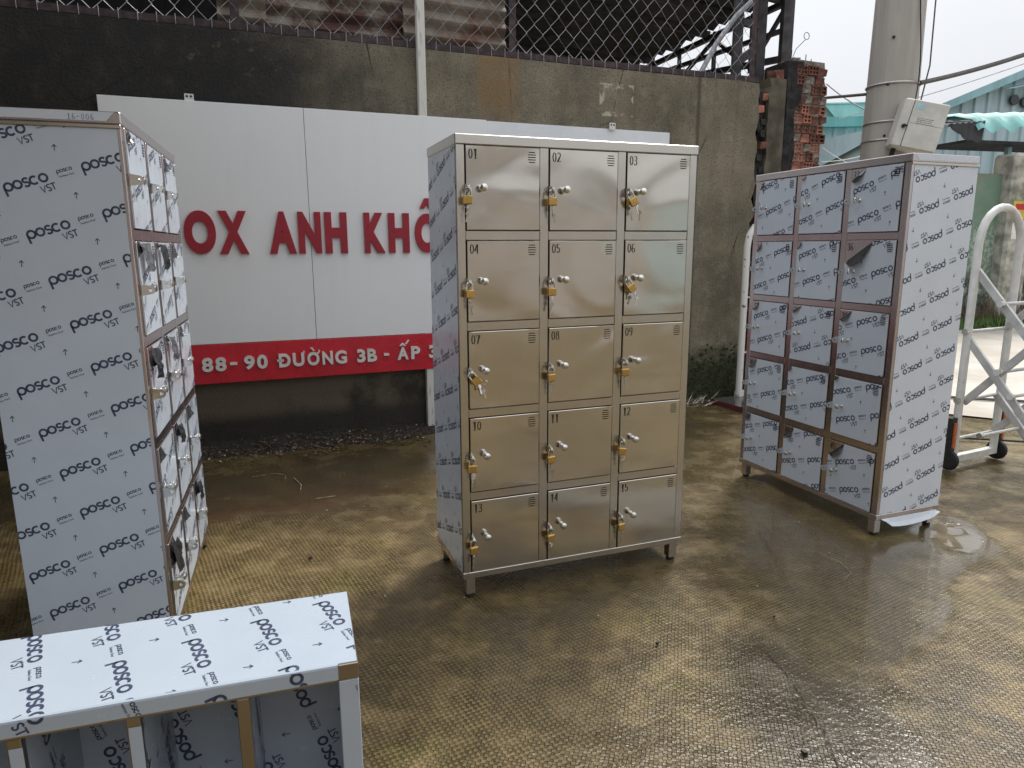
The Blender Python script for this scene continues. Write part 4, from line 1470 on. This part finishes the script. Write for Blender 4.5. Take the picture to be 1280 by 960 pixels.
for base, bars in ((GA, ((.43, 1), (.83, -1), (1.25, -1))), (GB, ((.2, 1), (.88, 1), (.45, -1), (1.0, -1)))):
    o = base + gx * (.03 if base == GA else -.03)
    for (z0, sl) in bars:
        ln = .6
        z1 = z0 + sl * ln * 1.15
        if z1 < .12: ln = (z0 - .12) / 1.15; z1 = .12
        if z1 > 1.45: ln = (1.45 - z0) / 1.15; z1 = 1.45
        mb = MB()
        sh_ = gx * (.014 if sl > 0 else -.014)
        mb.beam(o + sh_ + Vector((0, 0, z0)), o + sh_ + gd * ln + Vector((0, 0, z1)), .02, .042)
        mb.build('scissor_bar', M['gate_bar'], gate)
for (tt, z) in ((.0, .2), (.0, .45), (.0, .88), (.21, .66), (.18, 1.06), (.3, .53), (.16, .26)):
    mb = MB()
    mb.tube([GA + gd * tt + Vector((0, 0, z)) - gx * .02, GB + gd * tt + Vector((0, 0, z)) + gx * .02], .011, 8)
    mb.build('pin', M['gate_bar'], gate, True)
    mb = MB()
    mb.tube([GA + gd * tt + Vector((0, 0, z)) - gx * .012, GA + gd * tt + Vector((0, 0, z)) - gx * .035], .019, 10)
    mb.build('bolt_cap', M['steel'], gate, True)

# white pipe at the wall end, and the slab it stands on
t = NT('chipped white paint')
n = t.noise(18, 5, 0.6)
t.put('Base Color', t.mix(t.ramp(n, 0.62, 0.68), (0.72, 0.71, 0.68), (0.16, 0.11, 0.08)))
t.put('Roughness', 0.5)
M['chipped'] = t.m
pipe = empty('white_pipe_stop', (2.09, 6.27, 0), .5, label='chipped white bent pipe gate stop by the boundary wall', cat='gate stop')
mb = MB()
mb.tube([(0, 0, .06), (0, 0, .7), (0.0, 0, 1.40), (.02, 0, 1.50), (.08, 0, 1.57), (.16, 0, 1.6), (.3, 0, 1.6), (.38, 0, 1.57), (.44, 0, 1.5), (.46, 0, 1.4), (.46, 0, .06)], .03, 10)
mb.build('arch', M['chipped'], pipe, True)
for z in (.45, .95, 1.2):
    mb = MB(); mb.tube([(.0, -.01, z), (.1, -.01, z)], .008, 6); mb.build('hook', M['chipped'], pipe, True)
mb = MB(); mb.box(-.02, .5, -.03, .03, .04, .09); mb.build('foot_bar', M['chipped'], pipe)
t = NT('wet dark slab')
t.put('Base Color', t.mix(t.noise(7, 5), (0.05, 0.045, 0.04), (0.12, 0.11, 0.10))); t.put('Roughness', 0.16)
slab = empty('concrete_slab', (0, 0, 0), 0, label='low wet slab with a dark red edge at the wall end', cat='slab')
SP = [(1.80, 6.16), (2.0, 5.75), (2.75, 6.05), (2.45, 6.47)]
mb = MB()
mb.poly([(x, y, .045) for x, y in SP])
mb.build('slab_top', t.m, slab)
M['slab_red'] = simple('dark red painted edge', (0.10, 0.022, 0.025), 0.4, 0, 0.4, 12)
mb = MB()
for i in range(4):
    a, b = SP[i], SP[(i + 1) % 4]
    mb.poly([(a[0], a[1], -.01), (b[0], b[1], -.01), (b[0], b[1], .0445), (a[0], a[1], .0445)])
mb.build('slab_edge', M['slab_red'], slab)

# ------------------------------------------------------------------ pole, meter box, cables
t = NT('spun concrete pole')
n = t.noise(5, 6, 0.6); n2 = t.noise(2, 4, 0.6, t.vec((4, 4, .3)))
t.put('Base Color', t.mix(t.ramp(n2, 0.35, 0.7), t.mix(n, (0.42, 0.395, 0.36), (0.50, 0.475, 0.44)), (0.36, 0.335, 0.30)))
t.put('Roughness', 0.9); t.bump(n, 0.2, 0.01)
pole = empty('utility_pole', (3.34, 6.45, 0), 0, label='thick round concrete utility pole behind the wrapped locker', cat='pole')
mb = MB(); mb.lathe([(.235, -.1), (.225, .8), (.212, 2.2), (.198, 3.4), (.175, 5.5), (.15, 8)], 28); mb.build('shaft', t.m, pole, True)
M['band'] = simple('steel strap', (0.42, 0.41, 0.40), 0.4, 0.8)
for z in (2.30, 2.45, 2.76):
    mb = MB(); mb.lathe([(.219 - z * .001, z - .008), (.223 - z * .001, z), (.219 - z * .001, z + .008)], 28); mb.build('strap', M['band'], pole, True)
for (a, z) in ((-2.2, 3.12), (-2.25, 2.75), (-2.2, 2.33)):
    mb = MB(); mb.lathe([(.012, 0), (.012, .01)], 8, 'y', (.205 * math.cos(a), .205 * math.sin(a), z)); mb.build('bolt_hole', M['dark_hole'], pole)
mb = MB()
mb.tube([(.08 + .03 * math.sin(i * .5), -.2 + .0, 2.45 + i * .12) for i in range(16)], .005, 6)
mb.build('drop_wire', M['rubber'], pole, True)
M['box_cream'] = simple('cream painted box', (0.64, 0.63, 0.58), 0.5, 0, 0.1, 8)
M['paper'] = simple('pale blue sticker', (0.42, 0.62, 0.66), 0.5)
M['grey_print'] = simple('grey print', (0.25, 0.26, 0.25), 0.6, 0, .4, 60)
box = empty('meter_box', (3.385, 6.10, 2.37), R(-4), label='cream electric meter box strapped tilted to the concrete pole', cat='meter box')
box.rotation_euler = (0, R(13), R(-12))
mb = MB(); mb.cbox(-.16, .19, -.06, .12, -.185, .20, .012); mb.build('case', M['box_cream'], box)
mb = MB(); mb.cbox(-.085, .185, -.068, -.0605, -.178, .193, .003); dr = mb.build('door', M['box_cream'], box)
mb = MB(); mb.box(-.09, -.0865, -.0615, -.0602, -.18, .195); mb.build('door_gap', M['dark_hole'], box)
mb = MB(); mb.box(-.08, .18, -.0688, -.0681, .012, .015); mb.build('fold_line', M['grey_print'], dr)
mb = MB(); mb.poly([(-.065, -.0687, .12), (.0, -.0687, .12), (.0, -.0687, .175), (-.065, -.0687, .175)]); mb.build('sticker', M['paper'], dr)
mb = MB()
for r_ in range(4):
    x = -.03
    while x < .09:
        w_ = random.uniform(.006, .02); mb.box(x, x + w_, -.0687, -.0682, .055 - r_ * .014, .062 - r_ * .014); x += w_ + .005
mb.build('notice_text', M['grey_print'], dr)
mb = MB(); mb.lathe([(.016, 0), (.016, .02), (.01, .03)], 10, 'y', (-.115, -.06, -.02)); mb.tube([(-.115, -.08, -.02), (-.09, -.085, -.015)], .008, 6); mb.build('latch', M['rubber'], box)
mb = MB(); mb.tube([(-.1, .06, -.18), (-.1, .07, -.3), (-.05, .1, -.5)], .02, 8); mb.build('cable_gland', M['rubber'], box, True)

def cable(pts, r, label, m='rubber', sag=0.0):
    P = []
    n_ = 20
    a, b = Vector(pts[0]), Vector(pts[-1])
    if len(pts) == 2:
        for i in range(n_ + 1):
            f = i / n_
            P.append(a + (b - a) * f - Vector((0, 0, sag * 4 * f * (1 - f))))
    else: P = [Vector(p) for p in pts]
    mb = MB(); mb.tube(P, r, 6)
    o = mb.build('cable', M[m], None, True)
    return tag(o, label, 'cable', 'cables in the air')
M['cable_grey'] = simple('weathered grey cable', (0.09, 0.088, 0.085), 0.7)
cable([(3.49, 6.30, 2.76), (6.3, 7.4, 3.75)], .022, 'thick grey cable running from the pole to the right', 'cable_grey', .08)
cable([(3.16, 6.42, 2.70), (2.2, 14, 4.05)], .014, 'short grey cable running left from the pole behind the brick pillar', 'cable_grey', .05)
cable([(3.52, 6.35, 2.5), (3.56, 6.3, 2.9), (3.55, 6.3, 3.6), (3.65, 6.3, 5.2)], .006, 'thin black wire hanging beside the pole', 'cable_grey')
cable([(3.8, 8.5, 2.85), (7.2, 9.5, 3.9)], .006, 'thin pale wire below the thick cable', 'wire', .05)
cable([(3.08, 7.2, 2.95), (3.32, 6.75, 2.6)], .006, 'thin wire between the brick pillar and the pole', 'wire', .02)
cable([(3.0, 7.0, 2.33), (4.2, 8.5, 2.28)], .004, 'thin white wire low between pillar and pole', 'gate_white', .03)
cable([(3.0, 7.0, 2.2), (4.3, 8.5, 2.5)], .004, 'thin white wire crossing low beside the pillar', 'gate_white', .03)

# ------------------------------------------------------------------ buildings across the road
def siding(w, h, pitch, depth, top=None):
    """box-rib metal cladding in the xz plane, outside facing -y; top(x) gives the upper edge"""
    mb = MB()
    x = 0.0
    P = []
    while x < w:
        for dx, y in ((0, 0), (.58, 0), (.66, -depth), (.92, -depth)):
            if x + dx * pitch <= w: P.append((x + dx * pitch, y))
        x += pitch
    for i in range(len(P) - 1):
        (x0, y0), (x1, y1) = P[i], P[i + 1]
        h0, h1 = (top(x0), top(x1)) if top else (h, h)
        mb.poly([(x0, y0, 0), (x1, y1, 0), (x1, y1, h1), (x0, y0, h0)])
    return mb
def clad(name, col):
    t = NT(name)
    n = t.noise(1.5, 5, .6, t.vec((2, 1, .4))); n2 = t.noise(.35, 3)
    t.put('Base Color', t.mix(t.ramp(n, .35, .75), col, tuple(c_ * .72 for c_ in col)))
    t.put('Roughness', .55)
    return t.m
M['clad_blue'] = clad('pale blue cladding', (0.40, 0.52, 0.56))
M['clad_aqua'] = clad('pale aqua cladding', (0.46, 0.62, 0.62))
M['trim_teal'] = clad('teal trim', (0.16, 0.42, 0.40))
M['trim_blue'] = clad('pale teal trim', (0.28, 0.48, 0.52))
M['pane'] = simple('dark window', (0.03, 0.035, 0.04), .15)
b1 = empty('warehouse', (9.16, 16.71, 0), R(14), label='pale blue metal warehouse with a sloping roofline and teal awning', cat='building')
TOP = lambda x: 4.22 + .383 * x
w1 = siding(9, 5, .36, .045, TOP).build('cladding', M['clad_blue'], b1)
mb = MB()
mb.poly([(-.15, -.25, TOP(-.15) - .06), (9.2, -.25, TOP(9.2) - .06), (9.2, -.25, TOP(9.2) + .12), (-.15, -.25, TOP(-.15) + .12)])
mb.poly([(-.15, -.25, TOP(-.15) + .12), (9.2, -.25, TOP(9.2) + .12), (9.2, 9, TOP(9.2) - 2.2), (-.15, 9, TOP(-.15) - 2.2)])
mb.build('roof', M['trim_blue'], b1)
mb = MB(); mb.poly([(0, 0, 0), (0, 0, TOP(0)), (0, 9, TOP(0)), (0, 9, 0)]); mb.build('side_wall', M['clad_blue'], b1)
for (x, z) in ((2.75, 4.75), (3.08, 4.72)):
    mb = MB(); mb.lathe([(.12, 0), (.12, .05)], 14, 'y', (x, -.05, z)); mb.build('vent_hole', M['pane'], b1)
mb = MB(); mb.poly([(2.3, -.08, 4.98), (3.6, -.08, 5.25), (3.6, -.4, 5.2), (2.3, -.4, 4.92)]); mb.build('small_canopy', M['trim_blue'], b1)

# awning over the roadside wall
aw = empty('awning', (7.30, 12.25, 3.12), R(14), label='teal corrugated awning with a ragged dark end above the roadside wall', cat='awning')
mb = MB()
n_ = 64
pr = None
for i in range(n_ + 1):
    x = .55 + i / n_ * 3.2
    yy = .045 * math.sin(i * math.pi / 4)
    cur = [(x, 1.1, .52 + .06 * x + yy), (x, .4, .46 + .06 * x + yy), (x, .02, .34 + .06 * x + yy), (x, -.12, .14 + .06 * x + yy)]
    if pr:
        for k2 in range(3): mb.poly([pr[k2], cur[k2], cur[k2 + 1], pr[k2 + 1]])
    pr = cur
weld(mb).build('awning_sheet', M['trim_teal'], aw, True)
mb = MB()
pr = None
for i in range(14):
    x = i / 13 * .75
    cur = [(x, .9, .34 + .16 * x + .02 * (i % 2)), (x, -.05, .26 + .10 * x + .02 * (i % 2)), (x, -.02, .24 - .22 * min(1, x * 2.4) + random.uniform(-.03, .03))]
    if pr:
        for k2 in range(2): mb.poly([pr[k2], cur[k2], cur[k2 + 1], pr[k2 + 1]])
    pr = cur
mb.build('torn_sheet', M['shed_dark'], aw)
mb = MB(); mb.box(.6, 3.6, .15, 1.0, .02, .07); mb.build('under_shade', M['shed_dark'], aw)  # dark bar standing in for the shadow under the awning
for x in (1.7, 3.2):
    mb = MB(); mb.box(x, x + .08, .3, .38, -2.8, .0); mb.build('support', M['trim_blue'], aw)

b2 = empty('green_roofed_shed', (7.6, 20.5, 0), R(-6), label='pale aqua metal shed with green trim between pillar and pole', cat='building')
siding(2.7, 4.7, .3, .04).build('cladding', M['clad_aqua'], b2)
mb = MB(); mb.box(-.1, 2.8, -.28, -.05, 4.62, 4.88); mb.build('gutter', M['trim_teal'], b2)
mb = MB(); mb.box(0, 2.7, .5, .6, 4.7, 5.32); mb.build('upper_wall', M['clad_aqua'], b2)
mb = MB(); mb.poly([(1.5, .1, 4.88), (2.8, .1, 4.88), (2.8, .45, 5.38), (1.2, .45, 5.38)]); mb.poly([(-.1, .4, 5.33), (2.8, .4, 5.33), (2.8, 4, 5.3), (-.1, 4, 5.3)]); mb.build('roof', M['trim_teal'], b2)

# mossy masonry wall along the road
t = NT('green lime wash with peeling paint')
sx, sy, sz = t.sep()
n1, n2, n3 = t.noise(1.1, 6, .6), t.noise(4.5, 6, .62), t.noise(14, 5, .6)
c = t.mix(n2, (0.10, 0.185, 0.135), (0.19, 0.28, 0.21))
c = t.mix(t.ramp(n1, .55, .7), c, (0.24, 0.24, 0.18))
topst = t.ramp(t.math('ADD', sz, t.math('MULTIPLY', n2, .5)), 2.7, 2.98)
c = t.mix(topst, c, (0.20, 0.18, 0.12))
pe = t.math('MULTIPLY', t.ramp(sz, 1.5, 1.9, 1, 0), t.ramp(n3, .47, .55))
c = t.mix(t.math('MULTIPLY', pe, .55), c, (0.5, 0.5, 0.45))
c = t.mix(t.math('MULTIPLY', t.ramp(sz, .6, 1.3, 1, 0), t.ramp(n2, .4, .6)), c, (0.035, 0.03, 0.025))
t.put('Base Color', c); t.put('Roughness', .9); t.bump(n2, .4, .02)
rw = empty('roadside_wall', (4.5, 11.55, 0), R(14), label='green washed masonry wall with peeling paint across the road', cat='wall')
mb = MB(); mb.cbox(0, 4.45, 0, .2, 0, 2.62, .02); mb.build('wall_face', t.m, rw)
mb = MB(); mb.cbox(4.36, 9, -.12, .16, 0, 2.62, .02); mb.build('wall_face', t.m, rw)
mb = MB(); mb.cbox(4.2, 4.75, -.22, .24, 0, 2.95, .05); mb.build('pier', simple('pale stone pier', (0.36, 0.35, 0.30), .9, 0, .45, 5, .4), rw)
M['yellow'] = simple('yellow notice', (0.62, 0.50, 0.06), .6)
M['pale_notice'] = simple('white notice', (0.68, 0.67, 0.62), .6)
for (x0, x1, z0, z1, m) in ((4.25, 4.72, 1.85, 2.15, 'yellow'), (4.28, 4.7, 1.5, 1.78, 'pale_notice'), (4.3, 4.6, 2.0, 2.10, 'red')):
    mb = MB(); mb.box(x0, x1, -.232 - (.003 if m == 'red' else 0), -.224, z0, z1); mb.build('notice', M[m], rw)
mb = MB(); mb.add([(4.25, -.6, 2.25), (5.2, -.6, 2.3), (5.2, -.2, 2.6), (4.6, -.2, 2.6), (4.25, -.6, 2.28), (5.2, -.6, 2.33), (5.2, -.2, 2.63), (4.6, -.2, 2.63)], [(0, 3, 2, 1), (4, 5, 6, 7), (0, 1, 5, 4), (1, 2, 6, 5), (2, 3, 7, 6), (3, 0, 4, 7)])
mb.build('sloping_cover', M['pale_notice'], rw)

# ------------------------------------------------------------------ vegetation, litter and small things
M['grass'] = simple('grass', (0.085, 0.15, 0.035), .7, 0, .5, 3)
M['dry'] = simple('dry stalks', (0.10, 0.065, 0.04), .8, 0, .5, 3)
ca, sa = math.cos(R(14)), math.sin(R(14))
mb = MB()
for i in range(5000):
    u = random.uniform(1.2, 7.5); v = -random.random() ** 1.5 * .7 - .05
    x, y = 4.5 + u * ca - v * sa, 11.55 + u * sa + v * ca
    h = random.uniform(.06, .24) * (1 + .5 * noise.noise(Vector((u * 2, 0, 0))))
    a = random.uniform(0, 6.28); w_ = random.uniform(.008, .02); lx, ly = random.uniform(-.1, .1), random.uniform(-.1, .1)
    dx, dy = math.cos(a) * w_, math.sin(a) * w_
    mb.poly([(x - dx, y - dy, 0.01), (x + dx, y + dy, 0.01), (x + lx, y + ly, h)])
g = mb.build('grass_verge', M['grass']); tag(g, 'green weeds along the foot of the roadside wall', 'grass', kind='stuff')
mb = MB()
for i in range(500):
    u = random.uniform(1.5, 6); v = -random.uniform(.05, .4)
    x, y = 4.5 + u * ca - v * sa, 11.55 + u * sa + v * ca
    h = random.uniform(.3, .95)
    lx, ly = random.uniform(-.35, .35), random.uniform(-.2, .1)
    mb.poly([(x - .008, y, .0), (x + .008, y, .0), (x + lx, y + ly, h)])
g = mb.build('dry_stalks', M['dry']); tag(g, 'dry brown stalks against the roadside wall', 'weeds', kind='stuff')

# mound of litter and soil along the boundary wall's foot
mb = MB()
nu, nv = 160, 8
P = [[None] * (nv + 1) for _ in range(nu + 1)]
for i in range(nu + 1):
    s_ = -3.4 + 3.6 * i / nu
    wd = .27 + .14 * noise.noise(Vector((s_ * 2, 1, 1))) + .05 * noise.noise(Vector((s_ * 9, 1, 1))) - .09 * max(0, s_ + 1.0)
    for k2 in range(nv + 1):
        f = k2 / nv
        hh_ = (.06 + .05 * noise.noise(Vector((s_ * 3, f, 3)))) * (1 - f) ** 1.3 + .008 * noise.noise(Vector((s_ * 25, f * 8, 3))) * (1 - f) - .004 * f
        P[i][k2] = wpt(s_, .002 + max(.05, wd) * f, hh_)
for i in range(nu):
    for k2 in range(nv): mb.poly([P[i][k2], P[i][k2 + 1], P[i + 1][k2 + 1], P[i + 1][k2]])
dm = weld(mb).build('soil_strip', simple('black wet soil', (0.022, 0.018, 0.013), .75, 0, .6, 40, .6), None, True)
tag(dm, kind='structure'); dm['label'] = 'black damp soil heaped along the foot of the wall'
M['litter_pale'] = simple('pale litter', (0.42, 0.38, 0.31), .7, 0, .5, 60)
M['litter_brown'] = simple('dead leaves', (0.13, 0.08, 0.04), .7, 0, .6, 60)
M['moss'] = simple('yellow green moss', (0.15, 0.125, 0.035), .8, 0, .5, 30)
mb = MB()
for i in range(2600):
    s_ = random.uniform(-3.2, .2); f = random.betavariate(2.2, 1.6) * .36
    if s_ > -.5: f *= .6
    p = wpt(s_, f, (.06 + .05 * noise.noise(Vector((s_ * 3, f, 3)))) * max(0, 1 - f / .3) ** 1.3 + .008)
    r_ = random.uniform(.004, .014) * (1.6 if random.random() < .06 else 1)
    a = random.uniform(0, 6.3)
    ex = Vector((math.cos(a), math.sin(a), random.uniform(-.5, .5))) * r_
    ey = Vector((-math.sin(a), math.cos(a), random.uniform(-.5, .5))) * r_ * random.uniform(.25, .7)
    mb.poly([p - ex, p - ey, p + ex, p + ey], 0 if random.random() < .14 else 1)
g = mb.build('leaf_litter', [M['litter_pale'], M['litter_brown']]); tag(g, 'dead leaves and pale scraps strewn along the wall foot', 'litter', kind='stuff')
mb = MB()
for i in range(700):
    s_, f = random.uniform(-3.2, -.3), random.gauss(.36, .05)
    if noise.noise(Vector((s_ * 3.5, 4, 4))) < random.uniform(-.1, .35): continue
    p = wpt(s_, f + .05 * noise.noise(Vector((s_ * 2, 1, 1))), .004)
    r_ = random.uniform(.004, .018)
    n_ = 6
    mb.poly([(p.x + r_ * math.cos(k2 * 1.047) * random.uniform(.6, 1), p.y + r_ * math.sin(k2 * 1.047) * random.uniform(.6, 1), .005 + .002 * (i % 3)) for k2 in range(n_)])
g = mb.build('moss_patches', M['moss']); tag(g, 'yellow green moss fringe in front of the soil strip', 'moss', kind='stuff')
# weeds and moss at the right end of the wall
M['moss_green'] = simple('moss green', (0.05, 0.065, 0.02), .9, 0, .5, 30)
mb = MB()
for i in range(1500):
    s_, f = random.uniform(.6, 2.3), random.uniform(0, .06)
    z = random.betavariate(1.2, 2.2) * .55
    p = wpt(s_, .004 + f * .3, z)
    r_ = random.uniform(.006, .018)
    a, b = random.uniform(0, 6.3), random.uniform(-.6, .6)
    ex = Vector((math.cos(a) * r_, math.sin(a) * r_ * .3, b * r_)); ey = Vector((0, -.4 * r_, r_))
    mb.poly([p - ex, p - ey, p + ex, p + ey])
g = mb.build('wall_moss', M['moss_green']); tag(g, 'green moss and tiny weeds on the wall foot beside the slab', 'moss', kind='stuff')
mb = MB()
for i in range(90):
    p = wpt(1.72 + random.gauss(0, .12), .12 + random.uniform(-.08, .12), .01)
    a = random.uniform(0, 6.28); l = random.uniform(.04, .16)
    q = p + Vector((math.cos(a) * l, math.sin(a) * l, random.uniform(0, .1)))
    w_ = Vector((-math.sin(a), math.cos(a), .3)) * random.uniform(.002, .007)
    mb.poly([p - w_, p + w_, q])
g = mb.build('dry_twigs', M['litter_pale']); tag(g, 'pale dry twigs and scraps by the corner of the slab', 'litter', kind='stuff')

mb = MB()
for i in range(420):
    x, y = random.uniform(-1.6, 3.6), random.uniform(1.5, 5.6)
    r_ = random.uniform(.0015, .0042)
    lump(mb, (x, y, .005 + r_ * .4), (r_, r_ * random.uniform(.6, 1), r_ * .6), 0 if random.random() < .5 else 1)
g = mb.build('grit', [M['litter_pale'], M['litter_brown']]); tag(g, 'loose grit scattered over the concrete yard', 'grit', kind='stuff')
M['scrape'] = simple('pale scrape', (0.30, 0.245, 0.15), .7, 0, .4, 40)
# pale scrape marks on the concrete
for pts, w_ in (([(-1.62, 4.13), (-1.5, 4.2), (-1.42, 4.16), (-1.40, 4.08)], .008), ([(-1.36, 4.12), (-1.27, 3.98), (-1.24, 3.86)], .006), ([(-1.12, 3.74), (-1.0, 3.79)], .007), ([(1.42, 3.0), (1.47, 2.9), (1.47, 2.8), (1.4, 2.73)], .004)):
    mb = MB()
    pv = None
    for i in range(len(pts) - 1):
        for q in range(8):
            f = q / 8
            p = Vector(pts[i]).lerp(Vector(pts[i + 1]), f)
            d = (Vector(pts[i + 1]) - Vector(pts[i])).normalized()
            ww = w_ * random.uniform(.02, .6)
            cur = ((p.x - d.y * ww, p.y + d.x * ww, .0075), (p.x + d.y * ww * .6, p.y - d.x * ww * .6, .0075))
            if pv: mb.poly([pv[0], pv[1], cur[1], cur[0]])
            pv = cur
    mb.build('scrape_mark', M['scrape'], ground)

M['stone'] = simple('dark pebble', (0.03, 0.027, 0.024), .5, 0, .4, 60)
for (x, y, s_, lab) in ((.517, 2.262, .014, 'small dark pebble on open concrete in front of the steel locker'), (.814, 1.711, .016, 'dark pebble near the bottom edge right of the middle'), (1.0, 2.44, .010, 'tiny dark pebble beside the crack between the two lockers'), (-.93, 2.98, .016, 'dark leaf scrap on the ground near the left locker foot')):
    mb = MB(); lump(mb, (0, 0, .003), (s_ * .6, s_ * .4, .005))
    o = mb.build('pebble', M['stone']); o.location = (x, y, 0.004); o.rotation_euler = (0, 0, random.uniform(0, 3)); tag(o, lab, 'pebble', 'pebbles on the concrete')
mb = MB(); mb.tube([(2.85, 4.75, .02), (3.3, 4.9, .018), (3.8, 4.75, .02), (4.5, 4.9, .02)], .008, 6)
o = mb.build('ground_cable', M['rubber'], None, True); tag(o, 'black cable lying on the ground behind the gate wheels', 'cable')
mb = MB(); mb.tube([(3.2, 6.35, .03), (4.0, 6.25, .03), (5.0, 5.9, .03), (7, 5.4, .03)], .014, 6)
o = mb.build('ground_cable', M['cable_grey'], None, True); tag(o, 'dark hose lying across the pale road edge', 'cable')

# ------------------------------------------------------------------ workshop behind the camera, with a canopy and house added for shade and reflections
M['facade'] = simple('grey workshop facade', (0.36, 0.33, 0.30), .8, 0, .2, 1)
M['roof_sheet'] = simple('zinc roof sheet', (0.42, 0.43, 0.44), .6, .0, .2, 2)
ws = empty('workshop_building', (0, 0, 0), 0, label='grey workshop with an added zinc canopy for shade behind the viewer, seen only as a reflection', cat='building')
mb = MB(); mb.box(-12, 4.5, -5.2, -5.0, 0, 3.9); mb.build('front_wall', M['facade'], ws)
mb = MB(); mb.box(-5.6, -5.4, -5, 3.4, 0, 3.5); mb.build('side_wall', M['facade'], ws)
cn = weld(corrugated(5.6, 8.4, .25, .03, 'z')).build('canopy', M['roof_sheet'], ws, True)  # overhead sheet out of view, added to darken the left of the yard
cn.location = (-5.9, -5.0, 4.1); cn.rotation_euler = (R(-91), 0, 0)
M['house_wall'] = simple('grey house wall', (0.47, 0.455, 0.45), .8, 0, .2, .8)
hs = empty('house', (0, 0, 0), 0, label='grey house added behind the viewer to the right, seen only as a reflection', cat='building')  # put in out of view so the steel doors reflect a wall
mb = MB(); mb.box(4.6, 22, -8.2, -8.0, 0, 3.2); mb.build('wall', M['house_wall'], hs)
mb = MB(); mb.poly([(4.4, -7.6, 3.1), (22.2, -7.6, 3.1), (22.2, -11, 4.0), (4.4, -11, 4.0)]); mb.build('roof', M['roof_sheet'], hs)
for x in (6.5, 9.5, 12.5):
    mb = MB(); mb.box(x, x + 1.1, -7.99, -7.95, .9, 2.2); mb.build('window', M['facade'], hs)
mb = MB(); mb.box(7.8, 9.2, -7.99, -7.93, 0, 2.3); mb.build('door', M['facade'], hs)
mb = MB(); mb.box(14.5, 18.5, -7.99, -7.93, 0, 2.6); mb.build('roller_shutter', M['clad_blue'], hs)
